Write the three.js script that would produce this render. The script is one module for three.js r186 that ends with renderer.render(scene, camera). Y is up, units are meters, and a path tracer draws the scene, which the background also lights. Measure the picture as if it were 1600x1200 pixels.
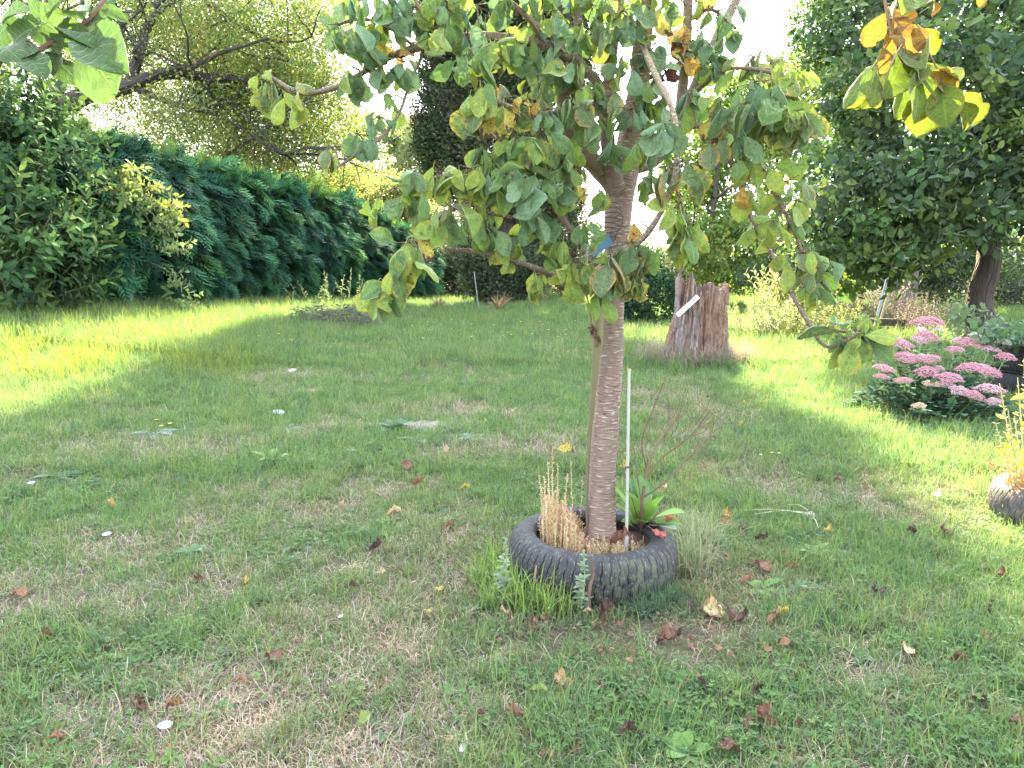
import * as THREE from 'three';
import { ImprovedNoise } from 'three/addons/math/ImprovedNoise.js';
import { mergeGeometries } from 'three/addons/utils/BufferGeometryUtils.js';

// ---------- camera, sky, sun, exposure ----------
const scene = new THREE.Scene();
const renderer = new THREE.WebGLRenderer({ antialias: true });
renderer.toneMapping = THREE.LinearToneMapping;
renderer.toneMappingExposure = 15;
renderer.shadowMap.enabled = true;
const CAM = new THREE.Vector3(0, 1.3, 0), PITCH = THREE.MathUtils.degToRad(9.5), F = 600 / Math.tan(THREE.MathUtils.degToRad(27));
const camera = new THREE.PerspectiveCamera(54, 4 / 3, 0.05, 600);
camera.position.copy(CAM); camera.rotation.x = -PITCH; scene.add(camera);
const SUN_AZ = THREE.MathUtils.degToRad(5), SUN_EL = THREE.MathUtils.degToRad(35);
const sunDir = new THREE.Vector3(Math.sin(SUN_AZ) * Math.cos(SUN_EL), Math.sin(SUN_EL), -Math.cos(SUN_AZ) * Math.cos(SUN_EL));
{ // clear, slightly hazy late-summer sky, whiter towards the horizon and round the sun
  const W = 512, Hh = 256, data = new Float32Array(W * Hh * 4), K = 0.345;
  for (let r = 0; r < Hh; r++) for (let c = 0; c < W; c++) {
    const up = ((r + 0.5) / Hh - 0.5) * Math.PI, az = ((c + 0.5) / W - 0.5) * 2 * Math.PI;
    const x = Math.cos(az) * Math.cos(up), y = Math.sin(up), z = Math.sin(az) * Math.cos(up);
    const h = Math.pow(1 - Math.max(0, y), 2.2), a = Math.acos(THREE.MathUtils.clamp(x * sunDir.x + y * sunDir.y + z * sunDir.z, -1, 1));
    const glow = 1.5 * Math.exp(-a / 0.42) + 0.35 * Math.exp(-a / 1.1), i = (r * W + c) * 4;
    const lo = y < 0 ? 0.35 : 1;
    data[i] = lo * K * (0.58 + 0.46 * h + glow); data[i + 1] = lo * K * (0.74 + 0.34 * h + glow * 0.97); data[i + 2] = lo * K * (1.0 + 0.1 * h + glow * 0.9); data[i + 3] = 1;
  }
  const sky = new THREE.DataTexture(data, W, Hh, THREE.RGBAFormat, THREE.FloatType);
  sky.mapping = THREE.EquirectangularReflectionMapping; sky.magFilter = THREE.LinearFilter; sky.needsUpdate = true;
  scene.background = sky; scene.environment = sky;
}
const sun = new THREE.DirectionalLight(new THREE.Color().setRGB(1, 0.89, 0.54), 5);
sun.position.copy(sunDir).multiplyScalar(60); sun.castShadow = true; sun.shadow.radius = 1.2;
Object.assign(sun.shadow.camera, { left: -30, right: 30, top: 40, bottom: -30, near: 1, far: 140 });
sun.shadow.mapSize.set(4096, 4096);
scene.add(sun, sun.target);

// ---------- helpers ----------
const V = (x, y, z) => new THREE.Vector3(x, y, z), C = (r, g, b) => new THREE.Color().setRGB(r, g, b);
let seed = 1;
const reseed = (s) => { seed = s >>> 0; };
function R() { seed = (seed + 0x6d2b79f5) >>> 0; let t = seed; t = Math.imul(t ^ (t >>> 15), t | 1); t ^= t + Math.imul(t ^ (t >>> 7), t | 61); return ((t ^ (t >>> 14)) >>> 0) / 4294967296; }
const rr = (a, b) => a + (b - a) * R(), sg = () => (R() < 0.5 ? -1 : 1), gauss = () => (R() + R() + R() - 1.5) / 0.75;
const pick = (a) => a[Math.min(a.length - 1, Math.floor(R() * a.length))];
const perlin = new ImprovedNoise(), n3 = (x, y, z = 0) => perlin.noise(x, y, z);
const fbm = (x, y, z = 0, o = 4) => { let s = 0, a = 0.5, f = 1; for (let i = 0; i < o; i++) { s += a * n3(x * f, y * f, z + i * 7.3); a *= 0.5; f *= 2.03; } return s; };
const { smoothstep: sst, clamp, lerp } = THREE.MathUtils;
const ss = (a, b, x) => (a < b ? sst(x, a, b) : 1 - sst(x, b, a));
function H(x, z) { // the lawn: nearly flat, a low bank rising to the left
  return 0.55 * ss(-1.5, -8, x) * ss(-4, -12, z) * (1 - 0.75 * ss(-16, -26, z)) + 0.03 * n3(x * 0.5, z * 0.5, 3) + 0.014 * n3(x * 1.9, z * 1.9, 8);
}
const up_ = V(0, Math.cos(PITCH), -Math.sin(PITCH)), fw_ = V(0, -Math.sin(PITCH), -Math.cos(PITCH));
const ray = (px, py) => V((px - 800) / F, 0, 0).addScaledVector(up_, (600 - py) / F).add(fw_);
const at = (px, py, d) => CAM.clone().addScaledVector(ray(px, py), d);                     // a point at depth d
const atZ = (px, py, z) => { const r = ray(px, py); return CAM.clone().addScaledVector(r, z / r.z); };
function gnd(px, py) { // where that line of sight meets the ground
  const r = ray(px, py); let t = 0.6;
  while (t < 80) { const p = CAM.clone().addScaledVector(r, t); if (p.y < H(p.x, p.z)) break; t += 0.02; }
  return CAM.clone().addScaledVector(r, t);
}
const onG = (x, z, dy = 0) => V(x, H(x, z) + dy, z);
const used = {};
const numbered = (n) => { const k = used[n] = (used[n] ?? -1) + 1; return k ? `${n}_${String(k).padStart(3, '0')}` : n; };
function tag(o, label, category, group, kind) { if (label) o.userData.label = label; if (category) o.userData.category = category; if (group) o.userData.group = group; if (kind) o.userData.kind = kind; return o; }
function thing(name, label, category, pos = V(0, 0, 0), group) { const o = new THREE.Group(); o.name = numbered(name); o.position.copy(pos); scene.add(o); return tag(o, label, category, group); }
function mesh(name, geo, mat, parent, kind) { const o = new THREE.Mesh(geo, mat); o.name = parent ? name : numbered(name); o.castShadow = o.receiveShadow = true; (parent ?? scene).add(o); if (kind) o.userData.kind = kind; if (parent && parent.isGroup && geo && !geo.userData.local) o.position.sub(parent.position); return o; }

// collects vertices with colours; every blade and leaf keeps its own vertices
class B {
  constructor() { this.p = []; this.c = []; this.i = []; }
  get n() { return this.p.length / 3; }
  v(x, y, z, c) { this.p.push(x, y, z); this.c.push(c.r, c.g, c.b); return this.n - 1; }
  vv(a, c) { return this.v(a.x, a.y, a.z, c); }
  t(a, b, c) { this.i.push(a, b, c); }
  build() {
    const g = new THREE.BufferGeometry();
    g.setAttribute('position', new THREE.Float32BufferAttribute(this.p, 3)); g.setAttribute('color', new THREE.Float32BufferAttribute(this.c, 3)); g.setIndex(this.i); g.computeVertexNormals();
    return g;
  }
}
const WHITE = C(1, 1, 1);
// a small leaf: base, direction, face normal, length, width
function leaf(b, p, d, n, len, wid, col = WHITE, o = {}) {
  const seg = o.seg ?? 2, fold = o.fold ?? 0.25, droop = o.droop ?? 0.2, peak = o.peak ?? 0.45;
  d = d.clone().normalize(); const s = V().crossVectors(d, n).normalize(), nn = V().crossVectors(s, d).normalize();
  let c = p.clone(), prev = b.vv(c, col), pl = -1, pr = -1; const dir = d.clone();
  for (let k = 1; k <= seg; k++) {
    const t = k / seg;
    dir.y -= droop / seg; dir.normalize(); c = c.clone().addScaledVector(dir, len / seg);
    if (k === seg) { const e = b.vv(c, col); if (pl < 0) { } else { b.t(pl, prev, e); b.t(prev, pr, e); } break; }
    const w = wid * 0.5 * Math.pow(Math.sin(Math.PI * Math.pow(t, Math.log(0.5) / Math.log(peak))), 0.8);
    const m = b.vv(c, col), l = b.vv(c.clone().addScaledVector(s, -w).addScaledVector(nn, w * fold), col), r = b.vv(c.clone().addScaledVector(s, w).addScaledVector(nn, w * fold), col);
    if (pl < 0) { b.t(prev, m, l); b.t(prev, r, m); } else { b.t(pl, prev, m); b.t(pl, m, l); b.t(prev, pr, r); b.t(prev, r, m); }
    prev = m; pl = l; pr = r;
  }
}
// a grass blade
function blade(b, x, z, h, w, yaw, lean, col, tipc, seg = 3) {
  const dx = Math.cos(yaw), dz = Math.sin(yaw), sx = -dz, sz = dx; let l = -1, r = -1, X = x, Z = z, Y = 0, ang = Math.PI / 2 - lean * 0.25;
  for (let k = 0; k <= seg; k++) {
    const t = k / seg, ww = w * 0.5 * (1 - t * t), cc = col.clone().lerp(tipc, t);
    if (k === seg) { const e = b.v(X, Y, Z, cc); b.t(l, r, e); } else {
      const nl = b.v(X - sx * ww, Y, Z - sz * ww, cc), nr = b.v(X + sx * ww, Y, Z + sz * ww, cc);
      if (l >= 0) { b.t(l, r, nr); b.t(l, nr, nl); } l = nl; r = nr;
      X += dx * Math.cos(ang) * h / seg; Z += dz * Math.cos(ang) * h / seg; Y += Math.sin(ang) * h / seg; ang -= lean * 0.75 / (seg - 0.5);
    }
  }
}
// a round stem or limb through points, tapering; uv in metres
function limb(pts, radii, o = {}) {
  const rs = o.rs ?? 8, n = o.n ?? Math.max(3, (pts.length - 1) * 4), curve = new THREE.CatmullRomCurve3(pts, false, 'centripetal'), P = [], N = [], U = [], I = [], K = [];
  let side = V(1, 0.13, 0.2).normalize(), dist = 0, last = null;
  for (let k = 0; k <= n; k++) {
    const t = k / n, c = curve.getPoint(t), d = curve.getTangent(t), f = t * (radii.length - 1), i0 = Math.min(radii.length - 2, Math.floor(f)), rad = lerp(radii[i0], radii[i0 + 1], f - i0);
    if (last) dist += c.distanceTo(last); last = c;
    side.addScaledVector(d, -side.dot(d)).normalize(); const bi = V().crossVectors(d, side);
    for (let j = 0; j <= rs; j++) {
      const a = j / rs * Math.PI * 2, r = rad * (1 + (o.rough ?? 0) * n3(Math.cos(a) * 1.7 + (o.s ?? 0), Math.sin(a) * 1.7, dist * (o.rf ?? 9)));
      const nx = side.clone().multiplyScalar(Math.cos(a)).addScaledVector(bi, Math.sin(a));
      P.push(c.x + nx.x * r, c.y + nx.y * r, c.z + nx.z * r); N.push(nx.x, nx.y, nx.z); U.push(j / rs * (o.uw ?? 2 * Math.PI * radii[0]), dist);
      const cc = o.col ? o.col(t, c) : WHITE; K.push(cc.r, cc.g, cc.b);
      if (k < n && j < rs) { const q = k * (rs + 1) + j; I.push(q, q + 1, q + rs + 1, q + 1, q + rs + 2, q + rs + 1); }
    }
  }
  if (o.cap) for (const e of [0, n]) { const m = P.length / 3, q = e * (rs + 1), c = curve.getPoint(e / n), d = curve.getTangent(e / n).multiplyScalar(e ? 1 : -1); P.push(c.x, c.y, c.z); N.push(d.x, d.y, d.z); U.push(0, 0); const cc = o.col ? o.col(e / n, c) : WHITE; K.push(cc.r, cc.g, cc.b); for (let j = 0; j < rs; j++) e ? I.push(q + j, q + j + 1, m) : I.push(q + j + 1, q + j, m); }
  const g = new THREE.BufferGeometry();
  g.setAttribute('position', new THREE.Float32BufferAttribute(P, 3)); g.setAttribute('normal', new THREE.Float32BufferAttribute(N, 3)); g.setAttribute('uv', new THREE.Float32BufferAttribute(U, 2)); g.setAttribute('color', new THREE.Float32BufferAttribute(K, 3)); g.setIndex(I);
  if (o.rough) g.computeVertexNormals();
  return g;
}
// many copies of a small clump
class Many {
  constructor() { this.m = []; this.c = []; }
  add(p, q, s, col) { M4.compose(p, q, typeof s === 'number' ? V(s, s, s) : s); for (let k = 0; k < 16; k++) this.m.push(M4.elements[k]); this.c.push(col.r, col.g, col.b); }
  get n() { return this.m.length / 16; }
  build(name, geo, mat, parent) {
    const o = new THREE.InstancedMesh(geo, mat, this.n); o.name = parent ? name : numbered(name);
    o.instanceMatrix = new THREE.InstancedBufferAttribute(new Float32Array(this.m), 16); o.instanceColor = new THREE.InstancedBufferAttribute(new Float32Array(this.c), 3);
    o.castShadow = o.receiveShadow = true; o.userData.kind = 'stuff'; (parent ?? scene).add(o); if (parent) o.position.sub(parent.position); return o;
  }
}
const M4 = new THREE.Matrix4(), Q = () => new THREE.Quaternion(), YUP = V(0, 1, 0);
const yaw = (a) => Q().setFromAxisAngle(YUP, a);
const toDir = (d, spin = 0) => Q().setFromUnitVectors(YUP, d.clone().normalize()).multiply(yaw(spin));
const rnd3 = () => { let v; do v = V(rr(-1, 1), rr(-1, 1), rr(-1, 1)); while (v.lengthSq() > 1 || v.lengthSq() < 0.01); return v.normalize(); };
const mixc = (a, b, t) => a.clone().lerp(b, t), vary = (c, k) => { const m = 1 + k * gauss() * 0.5; return C(c.r * m * (1 + k * 0.25 * gauss()), c.g * m, c.b * m * (1 + k * 0.3 * gauss())); };
// textures
function tex(w, h, fn, srgb = true, rep = true) {
  const d = new Uint8Array(w * h * 4), enc = (x) => { x = clamp(x, 0, 1); return Math.round(255 * (srgb ? (x <= 0.0031308 ? 12.92 * x : 1.055 * Math.pow(x, 1 / 2.4) - 0.055) : x)); };
  for (let y = 0; y < h; y++) for (let x = 0; x < w; x++) { const c = fn(x / w, y / h, x, y), i = (y * w + x) * 4; d[i] = enc(c[0]); d[i + 1] = enc(c[1]); d[i + 2] = enc(c[2]); d[i + 3] = c[3] === undefined ? 255 : Math.round(255 * c[3]); }
  const t = new THREE.DataTexture(d, w, h); t.magFilter = t.minFilter = THREE.LinearFilter; if (rep) t.wrapS = t.wrapT = THREE.RepeatWrapping; if (srgb) t.colorSpace = THREE.SRGBColorSpace; t.needsUpdate = true; return t;
}
const tiled = (f, u, v, k, z = 0) => { // seamless noise over the unit square
  const a = f(u * k, v * k, z), b = f((u - 1) * k, v * k, z), c = f(u * k, (v - 1) * k, z), d = f((u - 1) * k, (v - 1) * k, z);
  return lerp(lerp(a, b, u), lerp(c, d, u), v);
};
const leafMat = (o = {}) => new THREE.MeshPhysicalMaterial({ color: o.color ?? 0xffffff, vertexColors: o.map ? false : true, map: o.map ?? null, roughness: 1, transmission: o.tr ?? 0.42, thickness: 0, clearcoat: o.coat ?? 0.3, clearcoatRoughness: o.cr ?? 0.45, specularIntensity: o.sp ?? 0.5, side: THREE.DoubleSide, bumpMap: o.bump ?? null, bumpScale: o.bs ?? 1 });
const std = (o) => new THREE.MeshStandardMaterial({ roughness: 0.9, vertexColors: true, ...o });
const M = {
  grass: leafMat({ tr: 0.48, coat: 0.04, cr: 0.5 }), foliage: leafMat({ tr: 0.5, coat: 0.15, cr: 0.45 }), conifer: leafMat({ tr: 0.22, coat: 0, sp: 0.15 }), glossy: leafMat({ tr: 0.5, coat: 0.22, cr: 0.4 }), fleshy: leafMat({ tr: 0.25, coat: 0, sp: 0.3 }),
  dry: leafMat({ tr: 0.25, coat: 0 }), twig: std({ roughness: 0.85 }), plain: std({ roughness: 0.8 }), petal: leafMat({ tr: 0.3, coat: 0 }),
};

// ---------- ground ----------
const dryness = (x, z) => { const d = Math.hypot(x, z); return clamp(0.19 + 1.75 * fbm(x * 0.9, z * 0.9, 2) + 0.8 * n3(x * 3.1, z * 3.1, 5) * 0.5 + 0.28 * Math.exp(-((x + 0.7) ** 2) / 1.6 - ((z + 2.7) ** 2) / 2.2) - 0.35 * ss(6, 14, d) - 0.35 * ss(1.2, 3, x) - 0.3 * ss(-2.6, -4.5, x), 0, 1); };
const lush = (x, z) => clamp(0.25 + 0.9 * fbm(x * 0.55 + 9, z * 0.55, 4) + 0.65 * ss(-2.5, -5, x) * ss(-4, -7, z) + 0.35 * ss(-8, -13, z) + 0.25 * ss(1.6, 2.6, x), 0, 1);
const cloverAt = (x, z) => clamp(0.3 + 1.7 * fbm(x * 1.3 + 31, z * 1.3 + 4, 6) + 0.35 * ss(-2.8, -1.9, z) * ss(0.2, 1, Math.abs(x - 0.1)), 0, 1);
const T0 = V(0, 0, 0); // centre of the tyre round the tree
{ const r = ray(926, 824), t = (CAM.y - 0.2) / -r.y; T0.copy(CAM).addScaledVector(r, t); T0.y = H(T0.x, T0.z); }
{
  const soil = tex(1024, 1024, (u, v) => {
    const a = tiled((x, y) => fbm(x, y, 1, 5), u, v, 14), b = tiled((x, y) => n3(x, y, 4), u, v, 90), c = tiled((x, y) => n3(x * 0.35 + y * 0.2, y, 9), u, v, 120), d = tiled((x, y) => n3(x, y * 0.3, 2), u, v, 130);
    const straw = ss(0.25, 0.5, c) * 0.8 + ss(0.3, 0.55, d) * 0.8, k = 0.75 + 0.9 * a + 0.5 * b;
    return [0.085 * k + 0.13 * straw, 0.066 * k + 0.1 * straw, 0.048 * k + 0.065 * straw];
  });
  soil.repeat.set(1 / 1.7, 1 / 1.7);
  const bump = tex(512, 512, (u, v) => { const k = 0.5 + 0.6 * tiled((x, y) => fbm(x, y, 3, 4), u, v, 40); return [k, k, k]; }, false); bump.repeat.set(1 / 0.8, 1 / 0.8);
  const N = 300, P = [], U = [], K = [], I = [], m = (u, s) => Math.sign(u) * Math.pow(Math.abs(u), 2.6) * s;
  for (let j = 0; j <= N; j++) for (let i = 0; i <= N; i++) {
    const x = m(i / N * 2 - 1, 170), z = -4 + m(j / N * 2 - 1, 200), d = dryness(x, z), g = mixc(C(0.75, 1.15, 0.5), C(1.25, 1.05, 0.9), d);
    P.push(x, H(x, z), z); U.push(x, z); K.push(g.r, g.g, g.b);
    if (i < N && j < N) { const q = j * (N + 1) + i; I.push(q, q + N + 1, q + 1, q + 1, q + N + 1, q + N + 2); }
  }
  const g = new THREE.BufferGeometry();
  g.setAttribute('position', new THREE.Float32BufferAttribute(P, 3)); g.setAttribute('uv', new THREE.Float32BufferAttribute(U, 2)); g.setAttribute('color', new THREE.Float32BufferAttribute(K, 3)); g.setIndex(I); g.computeVertexNormals();
  tag(mesh('ground', g, std({ map: soil, bumpMap: bump, bumpScale: 0.012, roughness: 1 })), 'garden ground of soil and thatch under the lawn', 'ground', null, 'structure');
}

// ---------- grass ----------
{
  reseed(11);
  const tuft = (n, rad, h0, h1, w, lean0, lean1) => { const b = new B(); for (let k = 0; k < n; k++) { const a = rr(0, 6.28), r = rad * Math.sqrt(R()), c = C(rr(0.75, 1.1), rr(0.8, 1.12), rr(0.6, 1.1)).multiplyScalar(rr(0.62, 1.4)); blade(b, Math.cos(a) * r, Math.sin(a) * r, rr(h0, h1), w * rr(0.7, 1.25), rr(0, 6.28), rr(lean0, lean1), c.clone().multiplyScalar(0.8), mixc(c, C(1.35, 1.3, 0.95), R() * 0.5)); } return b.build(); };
  const short = [0, 1, 2].map(() => tuft(15, 0.05, 0.03, 0.075, 0.0036, 0.3, 2.2)), long = [0, 1].map(() => tuft(16, 0.045, 0.07, 0.15, 0.0042, 0.2, 1.9)), straw = [0, 1].map(() => tuft(15, 0.075, 0.02, 0.075, 0.0021, 1.6, 3.0));
  const clov = [0, 1].map(() => { const b = new B(); for (let k = 0; k < 7; k++) { const a = rr(0, 6.28), r = 0.05 * Math.sqrt(R()), x = Math.cos(a) * r, z = Math.sin(a) * r, y = rr(0.018, 0.05), y0 = rr(0, 6.28), c = C(rr(0.8, 1.15), rr(0.85, 1.15), rr(0.7, 1.1)), s = rr(0.008, 0.0145); for (let j = 0; j < 3; j++) { const q = y0 + j * 2.09; leaf(b, V(x, y, z), V(Math.cos(q), rr(-0.1, 0.35), Math.sin(q)), V(0, 1, 0), s, s * 0.95, c, { peak: 0.6, fold: 0.15, seg: 3 }); } blade(b, x, z, y, 0.0015, a, 0.1, c, c, 2); } return b.build(); });
  const G = new THREE.Group(); G.name = 'grass'; tag(G, 'patchy lawn grass with dry straw and clover all over the garden', 'grass', null, 'stuff'); scene.add(G);
  const sets = { s: short.map(() => new Many()), l: long.map(() => new Many()), d: straw.map(() => new Many()), c: clov.map(() => new Many()) };
  const green = [C(0.115, 0.2, 0.046), C(0.155, 0.235, 0.056), C(0.09, 0.175, 0.06), C(0.2, 0.255, 0.08)], pale = C(0.45, 0.36, 0.29), pale2 = C(0.3, 0.22, 0.18);
  const put = (x, z, s) => {
    if (Math.hypot(x - T0.x, z - T0.z) < 0.33) return;
    const d = dryness(x, z), l = lush(x, z), y = H(x, z) - 0.004, q = yaw(rr(0, 6.28)).multiply(Q().setFromAxisAngle(V(1, 0, 0), rr(-0.25, 0.25)));
    const front = Math.exp(-(((x - T0.x - 0.1) / 0.45) ** 2) - ((z - T0.z - 0.56) / 0.26) ** 2);
    if (R() < front * 0.85) { if (R() < 0.3) pick(sets.d).add(V(x, y, z), q, s * rr(0.4, 0.8), vary(mixc(C(0.14, 0.09, 0.065), pale2, R()), 0.35)); else if (R() < 0.12) pick(sets.c).add(V(x, y, z), q, s * 0.8, vary(C(0.08, 0.15, 0.05), 0.3)); return; }
    const u = R();
    if (u < d * 0.68) return pick(sets.d).add(V(x, y, z), q, s * rr(0.8, 1.3), vary(mixc(pale2, pale, R()), 0.35));
    if (R() < 0.16 + d * 0.3) return;
    if (s < 1.1 && R() < cloverAt(x, z) * (0.3 + 0.3 * ss(-2.7, -1.9, z)) - 0.03) pick(sets.c).add(V(x, y, z), q, s * rr(0.8, 1.4), vary(mixc(C(0.07, 0.14, 0.035), C(0.15, 0.22, 0.05), R() * R()), 0.3));
    const col = vary(mixc(pick(green), C(0.2, 0.195, 0.085), clamp(d * 0.6 + rr(-0.2, 0.15), 0, 0.8)), 0.3);
    if (R() < l * 0.75) pick(sets.l).add(V(x, y, z), q, V(s, s * rr(0.6, 1.1), s), col); else pick(sets.s).add(V(x, y, z), q, V(s * 1.1, s * rr(0.7, 1.35), s * 1.1), col);
  };
  // crumbs of dead leaves lying in the turf, thickest round the tyre
  { const frag = (() => { const b = new B(); for (let k = 0; k < 3; k++) leaf(b, V(rr(-0.02, 0.02), 0.012 + 0.004 * k, rr(-0.02, 0.02)), rnd3().setY(0.15), V(0.2, 1, 0.1), rr(0.012, 0.03), 0.014, C(1, 1, 1).multiplyScalar(rr(0.7, 1.3)), { seg: 3, fold: 0.5 }); return b.build(); })(), m = new Many();
    for (let k = 0; k < 420; k++) { const a = rr(0, 6.28), r = k < 300 ? 0.36 + 0.5 * R() * R() : rr(0.5, 4), x = T0.x + Math.cos(a) * r, z = T0.z + Math.sin(a) * r * (k < 300 ? 1 : 0.7) + (k < 300 ? 0.12 : 0.3); if (z > -1 || Math.hypot(x - T0.x, z - T0.z) < 0.35) continue; m.add(onG(x, z, rr(0, 0.02)), yaw(rr(0, 6.28)).multiply(Q().setFromAxisAngle(V(1, 0, 0), rr(-0.5, 0.5))), rr(0.6, 1.3), vary(pick([C(0.07, 0.035, 0.03), C(0.12, 0.06, 0.035), C(0.05, 0.03, 0.028), C(0.2, 0.1, 0.06)]), 0.4)); }
    m.build('leaf_litter', frag, M.dry, G); }
  for (let k = 0; k < 26000; k++) { const z = -rr(1.2, 4.6); put(rr(-1, 1) * (0.8 - z * 0.74), z, 0.9); }
  for (let k = 0; k < 34000; k++) { const z = -rr(4.4, 9.5); put(rr(-1, 1) * (1 - z * 0.74), z, 1.15); }
  for (let k = 0; k < 52000; k++) { const z = -9 - 18 * Math.pow(R(), 1.3); put(rr(-1, 1) * (1.5 - z * 0.74), z, 1.9); }
  for (let k = 0; k < 18000; k++) { const z = rr(-9, 2), x = sg() * rr(0.8, 8); if (Math.abs(x) > 0.8 - z * 0.74) put(x, z, 1.5); }
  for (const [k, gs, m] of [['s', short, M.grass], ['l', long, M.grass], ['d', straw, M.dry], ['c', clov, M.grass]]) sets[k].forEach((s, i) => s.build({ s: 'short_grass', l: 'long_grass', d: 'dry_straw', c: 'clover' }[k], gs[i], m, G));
}

// ---------- trees and hedges behind ----------
const E = (px, py, d, rx, ry, rz, n) => ({ c: at(px, py, d), r: V(rx * d / F, ry * d / F, rz), n });
function fill(many, ells, o) { // clumps through the outer part of each ellipsoid
  for (const e of ells) for (let k = 0; k < e.n; k++) {
    const d = rnd3(), f = Math.pow(rr(o.inner ?? 0.25, 1), 0.5), p = V(d.x * e.r.x, d.y * e.r.y, d.z * e.r.z).multiplyScalar(f).add(e.c);
    if (p.y < H(p.x, p.z) + (o.low ?? 0.1)) continue;
    if (o.gap && n3(p.x * o.gap, p.y * o.gap, p.z * o.gap) > (o.thr ?? 0.15)) continue;
    const out = V(d.x / e.r.x, d.y / e.r.y + (o.lift ?? 0.2) / e.r.y, d.z / e.r.z).normalize().add(rnd3().multiplyScalar(o.wild ?? 0.6));
    if (o.hang) out.set(out.x * 0.5, -1, out.z * 0.5);
    pick(many).add(p, toDir(out, rr(0, 6.28)), rr(0.7, 1.3) * (o.s ?? 1), vary(pick(o.cols), o.vary ?? 0.3));
  }
}
const spray = (n, rad, len, wid, o = {}) => { const b = new B(); for (let k = 0; k < n; k++) { const d = rnd3(); d.y = Math.abs(d.y) * 0.8 + 0.1; const p = V(d.x * rad * R(), d.y * rad * 1.4 * R(), d.z * rad * R()), t = rr(0.75, 1.2); leaf(b, p, d.clone().add(rnd3().multiplyScalar(0.7)), rnd3().add(V(0, 1, 0)), len * rr(0.7, 1.25), wid * rr(0.8, 1.2), C(t, t * rr(0.92, 1.08), t * rr(0.8, 1.1)), { droop: o.droop ?? 0.3, fold: 0.3, peak: o.peak ?? 0.45, seg: o.seg ?? 2 }); } return b.build(); };
function shoot(n, len, l, w, o = {}) { // a shoot with leaves along it
  const b = new B(), sc = o.stem ?? C(0.9, 0.7, 0.5); const bend = rr(-0.4, 0.4);
  for (let k = 0; k < n; k++) { const t = (k + 1) / n, y = len * t, a = k * 2.4 + rr(-0.4, 0.4), c = 0.85 + 0.3 * R(), g = C(c * (1 + (o.tip ?? 0) * t * t), c * (1 + (o.tip ?? 0) * 0.8 * t * t), c); leaf(b, V(bend * len * t * t, y, 0), V(Math.cos(a), 0.25 + 1.3 * t * t, Math.sin(a)), V(0, 1, 0), l * rr(0.7, 1.15), w * rr(0.85, 1.15), g, { droop: o.droop ?? 0.5, fold: 0.3, seg: o.seg ?? 3, peak: o.peak ?? 0.45 }); }
  const m = limb([V(0, 0, 0), V(bend * len * 0.25, len * 0.5, 0), V(bend * len, len, 0)], [0.005 * (o.st ?? 1), 0.002], { rs: 4, n: 4, col: () => sc }); m.deleteAttribute('uv'); m.deleteAttribute('normal');
  const g = b.build(); const q = g.clone(); q.deleteAttribute('normal'); const r = mergeGeometries([q, m]); r.computeVertexNormals(); return r;
}
const ridges = (u, v, k) => { const a = tiled((x, y) => n3(x, y * 0.16, 3), u, v, 18 * k), b = tiled((x, y) => fbm(x, y * 0.4, 7, 4), u, v, 22 * k); return clamp(0.5 + 0.9 * (0.5 - 2 * Math.abs(a)) + 0.7 * b, 0, 1); };
const roughMap = tex(512, 512, (u, v) => { const k = 0.35 + 1.1 * ridges(u, v, 1); return [k, k * 0.98, k * 0.95]; }), roughBump = tex(512, 512, (u, v) => { const k = ridges(u, v, 1); return [k, k, k]; }, false);
for (const t of [roughMap, roughBump]) t.repeat.set(1.6, 1.2);
const darkBark = std({ roughness: 0.95, map: roughMap, bumpMap: roughBump, bumpScale: 0.025 }), bk = (r, g, b) => () => C(r, g, b);
function branches(parent, lists, col, name = 'branch') { for (const [pts, r0, r1] of lists) mesh(name, limb(pts, [r0, r1], { rs: 7, rough: 0.35, rf: 3, col }), darkBark, parent); }
function grow(lists, start, dir, len, r, depth) { // forks out of fork
  const pts = [start]; let p = start.clone(), d = dir.clone().normalize(); const steps = 4;
  for (let k = 0; k < steps; k++) { d.add(rnd3().multiplyScalar(0.28)).normalize(); p = p.clone().addScaledVector(d, len / steps); pts.push(p); }
  lists.push([pts, r, r * 0.45]);
  if (depth > 0) for (let k = 0; k < 3; k++) grow(lists, pts[1 + Math.min(3, Math.floor(rr(1, 4)))], d.clone().multiplyScalar(0.8).add(rnd3().multiplyScalar(0.9)), len * rr(0.5, 0.75), r * rr(0.4, 0.6), depth - 1);
}
reseed(21);
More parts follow.
